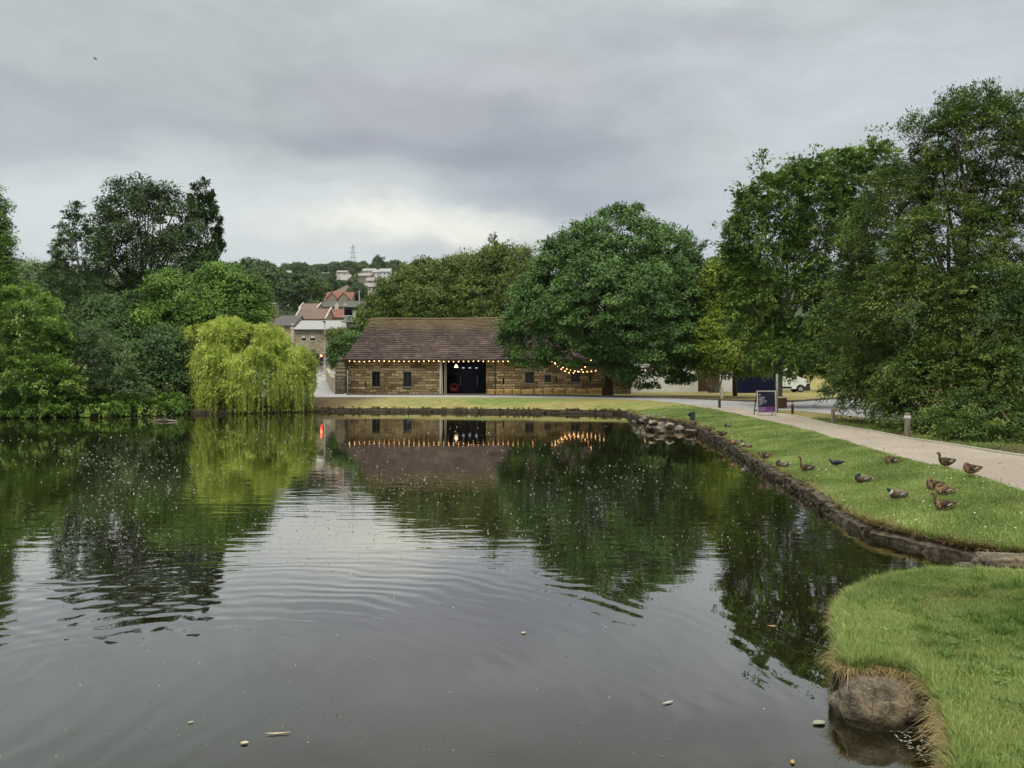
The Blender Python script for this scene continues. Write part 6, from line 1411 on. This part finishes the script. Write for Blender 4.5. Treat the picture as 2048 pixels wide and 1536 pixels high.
DK = [
    (1389, 851, 'tucked', 'hen', 200, 0, 'farthest brown duck, lying on the bare earth beside the spotlight post'),
    (1421, 863, 'rest', 'darkhen', 175, 0, 'dark brown duck lying on the bank edge, second farthest'),
    (1455, 857, 'tucked', 'drake', 190, 0, 'small far duck with grey white flank, nearest the path of the far ones'),
    (1444, 877, 'preen', 'darkhen', 165, 1, 'dark duck standing hunched at the bank edge behind the touching pair'),
    (1469, 891, 'rest', 'palehen', 185, 0, 'pale brown duck lying low, left one of the touching pair'),
    (1493, 898, 'alert', 'drake', 155, 0, 'duck with head up and white tail, right one of the touching pair'),
    (1529, 925, 'preen', 'hen', 165, 1, 'warm brown duck standing at the bank and preening its breast'),
    (1563, 937, 'tucked', 'drake', 175, 0, 'duck lying flat with dark tucked head, beside the long necked duck'),
    (1613, 944, 'tall', 'darkhen', 160, 0, 'long necked brown duck sitting upright in the middle of the lawn'),
    (1724, 967, 'tucked', 'drake', 172, 0, 'drake lying flat with dark head, midway between bank and path'),
    (1782, 929, 'tucked', 'hen', 185, 0, 'brown duck lying in the grass right at the path edge'),
    (1795, 999, 'rest', 'drake', 172, 0, 'green headed drake lying on the lawn, nearest drake to the bank'),
    (1868, 980, 'tucked', 'hen', 180, 0, 'brown duck lying behind, topmost of the cluster of three'),
    (1888, 992, 'tucked', 'palehen', 168, 0, 'pale breasted duck lying in the middle of the cluster of three'),
    (1887, 1021, 'alert', 'hen', 172, 0, 'plump brown duck sitting at the front of the cluster of three'),
    (1892, 941, 'alert', 'darkhen', 178, 1, 'brown duck standing on the path with its head up'),
    (1942, 957, 'tucked', 'hen', 172, 1, 'tan duck standing on the path edge with its head tucked back'),
]
for d_ in DK: duck(*d_, sc=.80).scale = (.70, .84, .95)
duck(1672, 935, 'rest', 'pigeon', 165, 1, 'dark grey pigeon walking in the grass right of the long necked duck', .66, 'pigeon', 'pigeon')
# one bird in the sky
p = PD(191, 118, 60); bd = thing('flying_bird', 'tiny dark bird flying high in the sky at the upper left', 'bird', p)
mb = MB(); mb.tube([(-.16, 0, 0), (-.06, 0, .01), (.08, 0, .01), (.15, 0, 0)], [.01, .04, .035, .01], 8); mb.build('body', M['pigeon_grey'], bd, smooth=True)
for s in (-1, 1):
    mb = MB(); mb.add([(-.05, s*.02, .01), (.06, s*.02, .01), (.02, s*.18, .07), (-.05, s*.3, .03), (-.04, s*.16, .06), (-.05, s*.02, .018), (.06, s*.02, .018), (.02, s*.18, .076), (-.04, s*.16, .066)], [(0, 1, 2, 4), (4, 2, 3), (5, 6, 7, 8), (8, 7, 3)]); mb.build('wing', M['pigeon_grey'], bd)
# hill tree prototypes that found no place are dropped
for k, t in enumerate(protos):
    if not used[k]:
        for c_ in list(t.children): bpy.data.objects.remove(c_)
        bpy.data.objects.remove(t)
# ------------------------------------------------------------------ haze
hz = MB(); hz.box(-700, 700, -40, 1700, -3, 190); hb = hz.build('haze', [])
hm = bpy.data.materials.new('haze_air'); hm.use_nodes = True; N = hm.node_tree.nodes; L = hm.node_tree.links; N.clear()
pv_ = N.new('ShaderNodeVolumePrincipled'); pv_.inputs['Density'].default_value = .00006; pv_.inputs['Color'].default_value = (.82, .88, .95, 1); ou = N.new('ShaderNodeOutputMaterial'); L.new(pv_.outputs[0], ou.inputs['Volume'])
hb.data.materials.append(hm); tag(hb, kind='stuff')
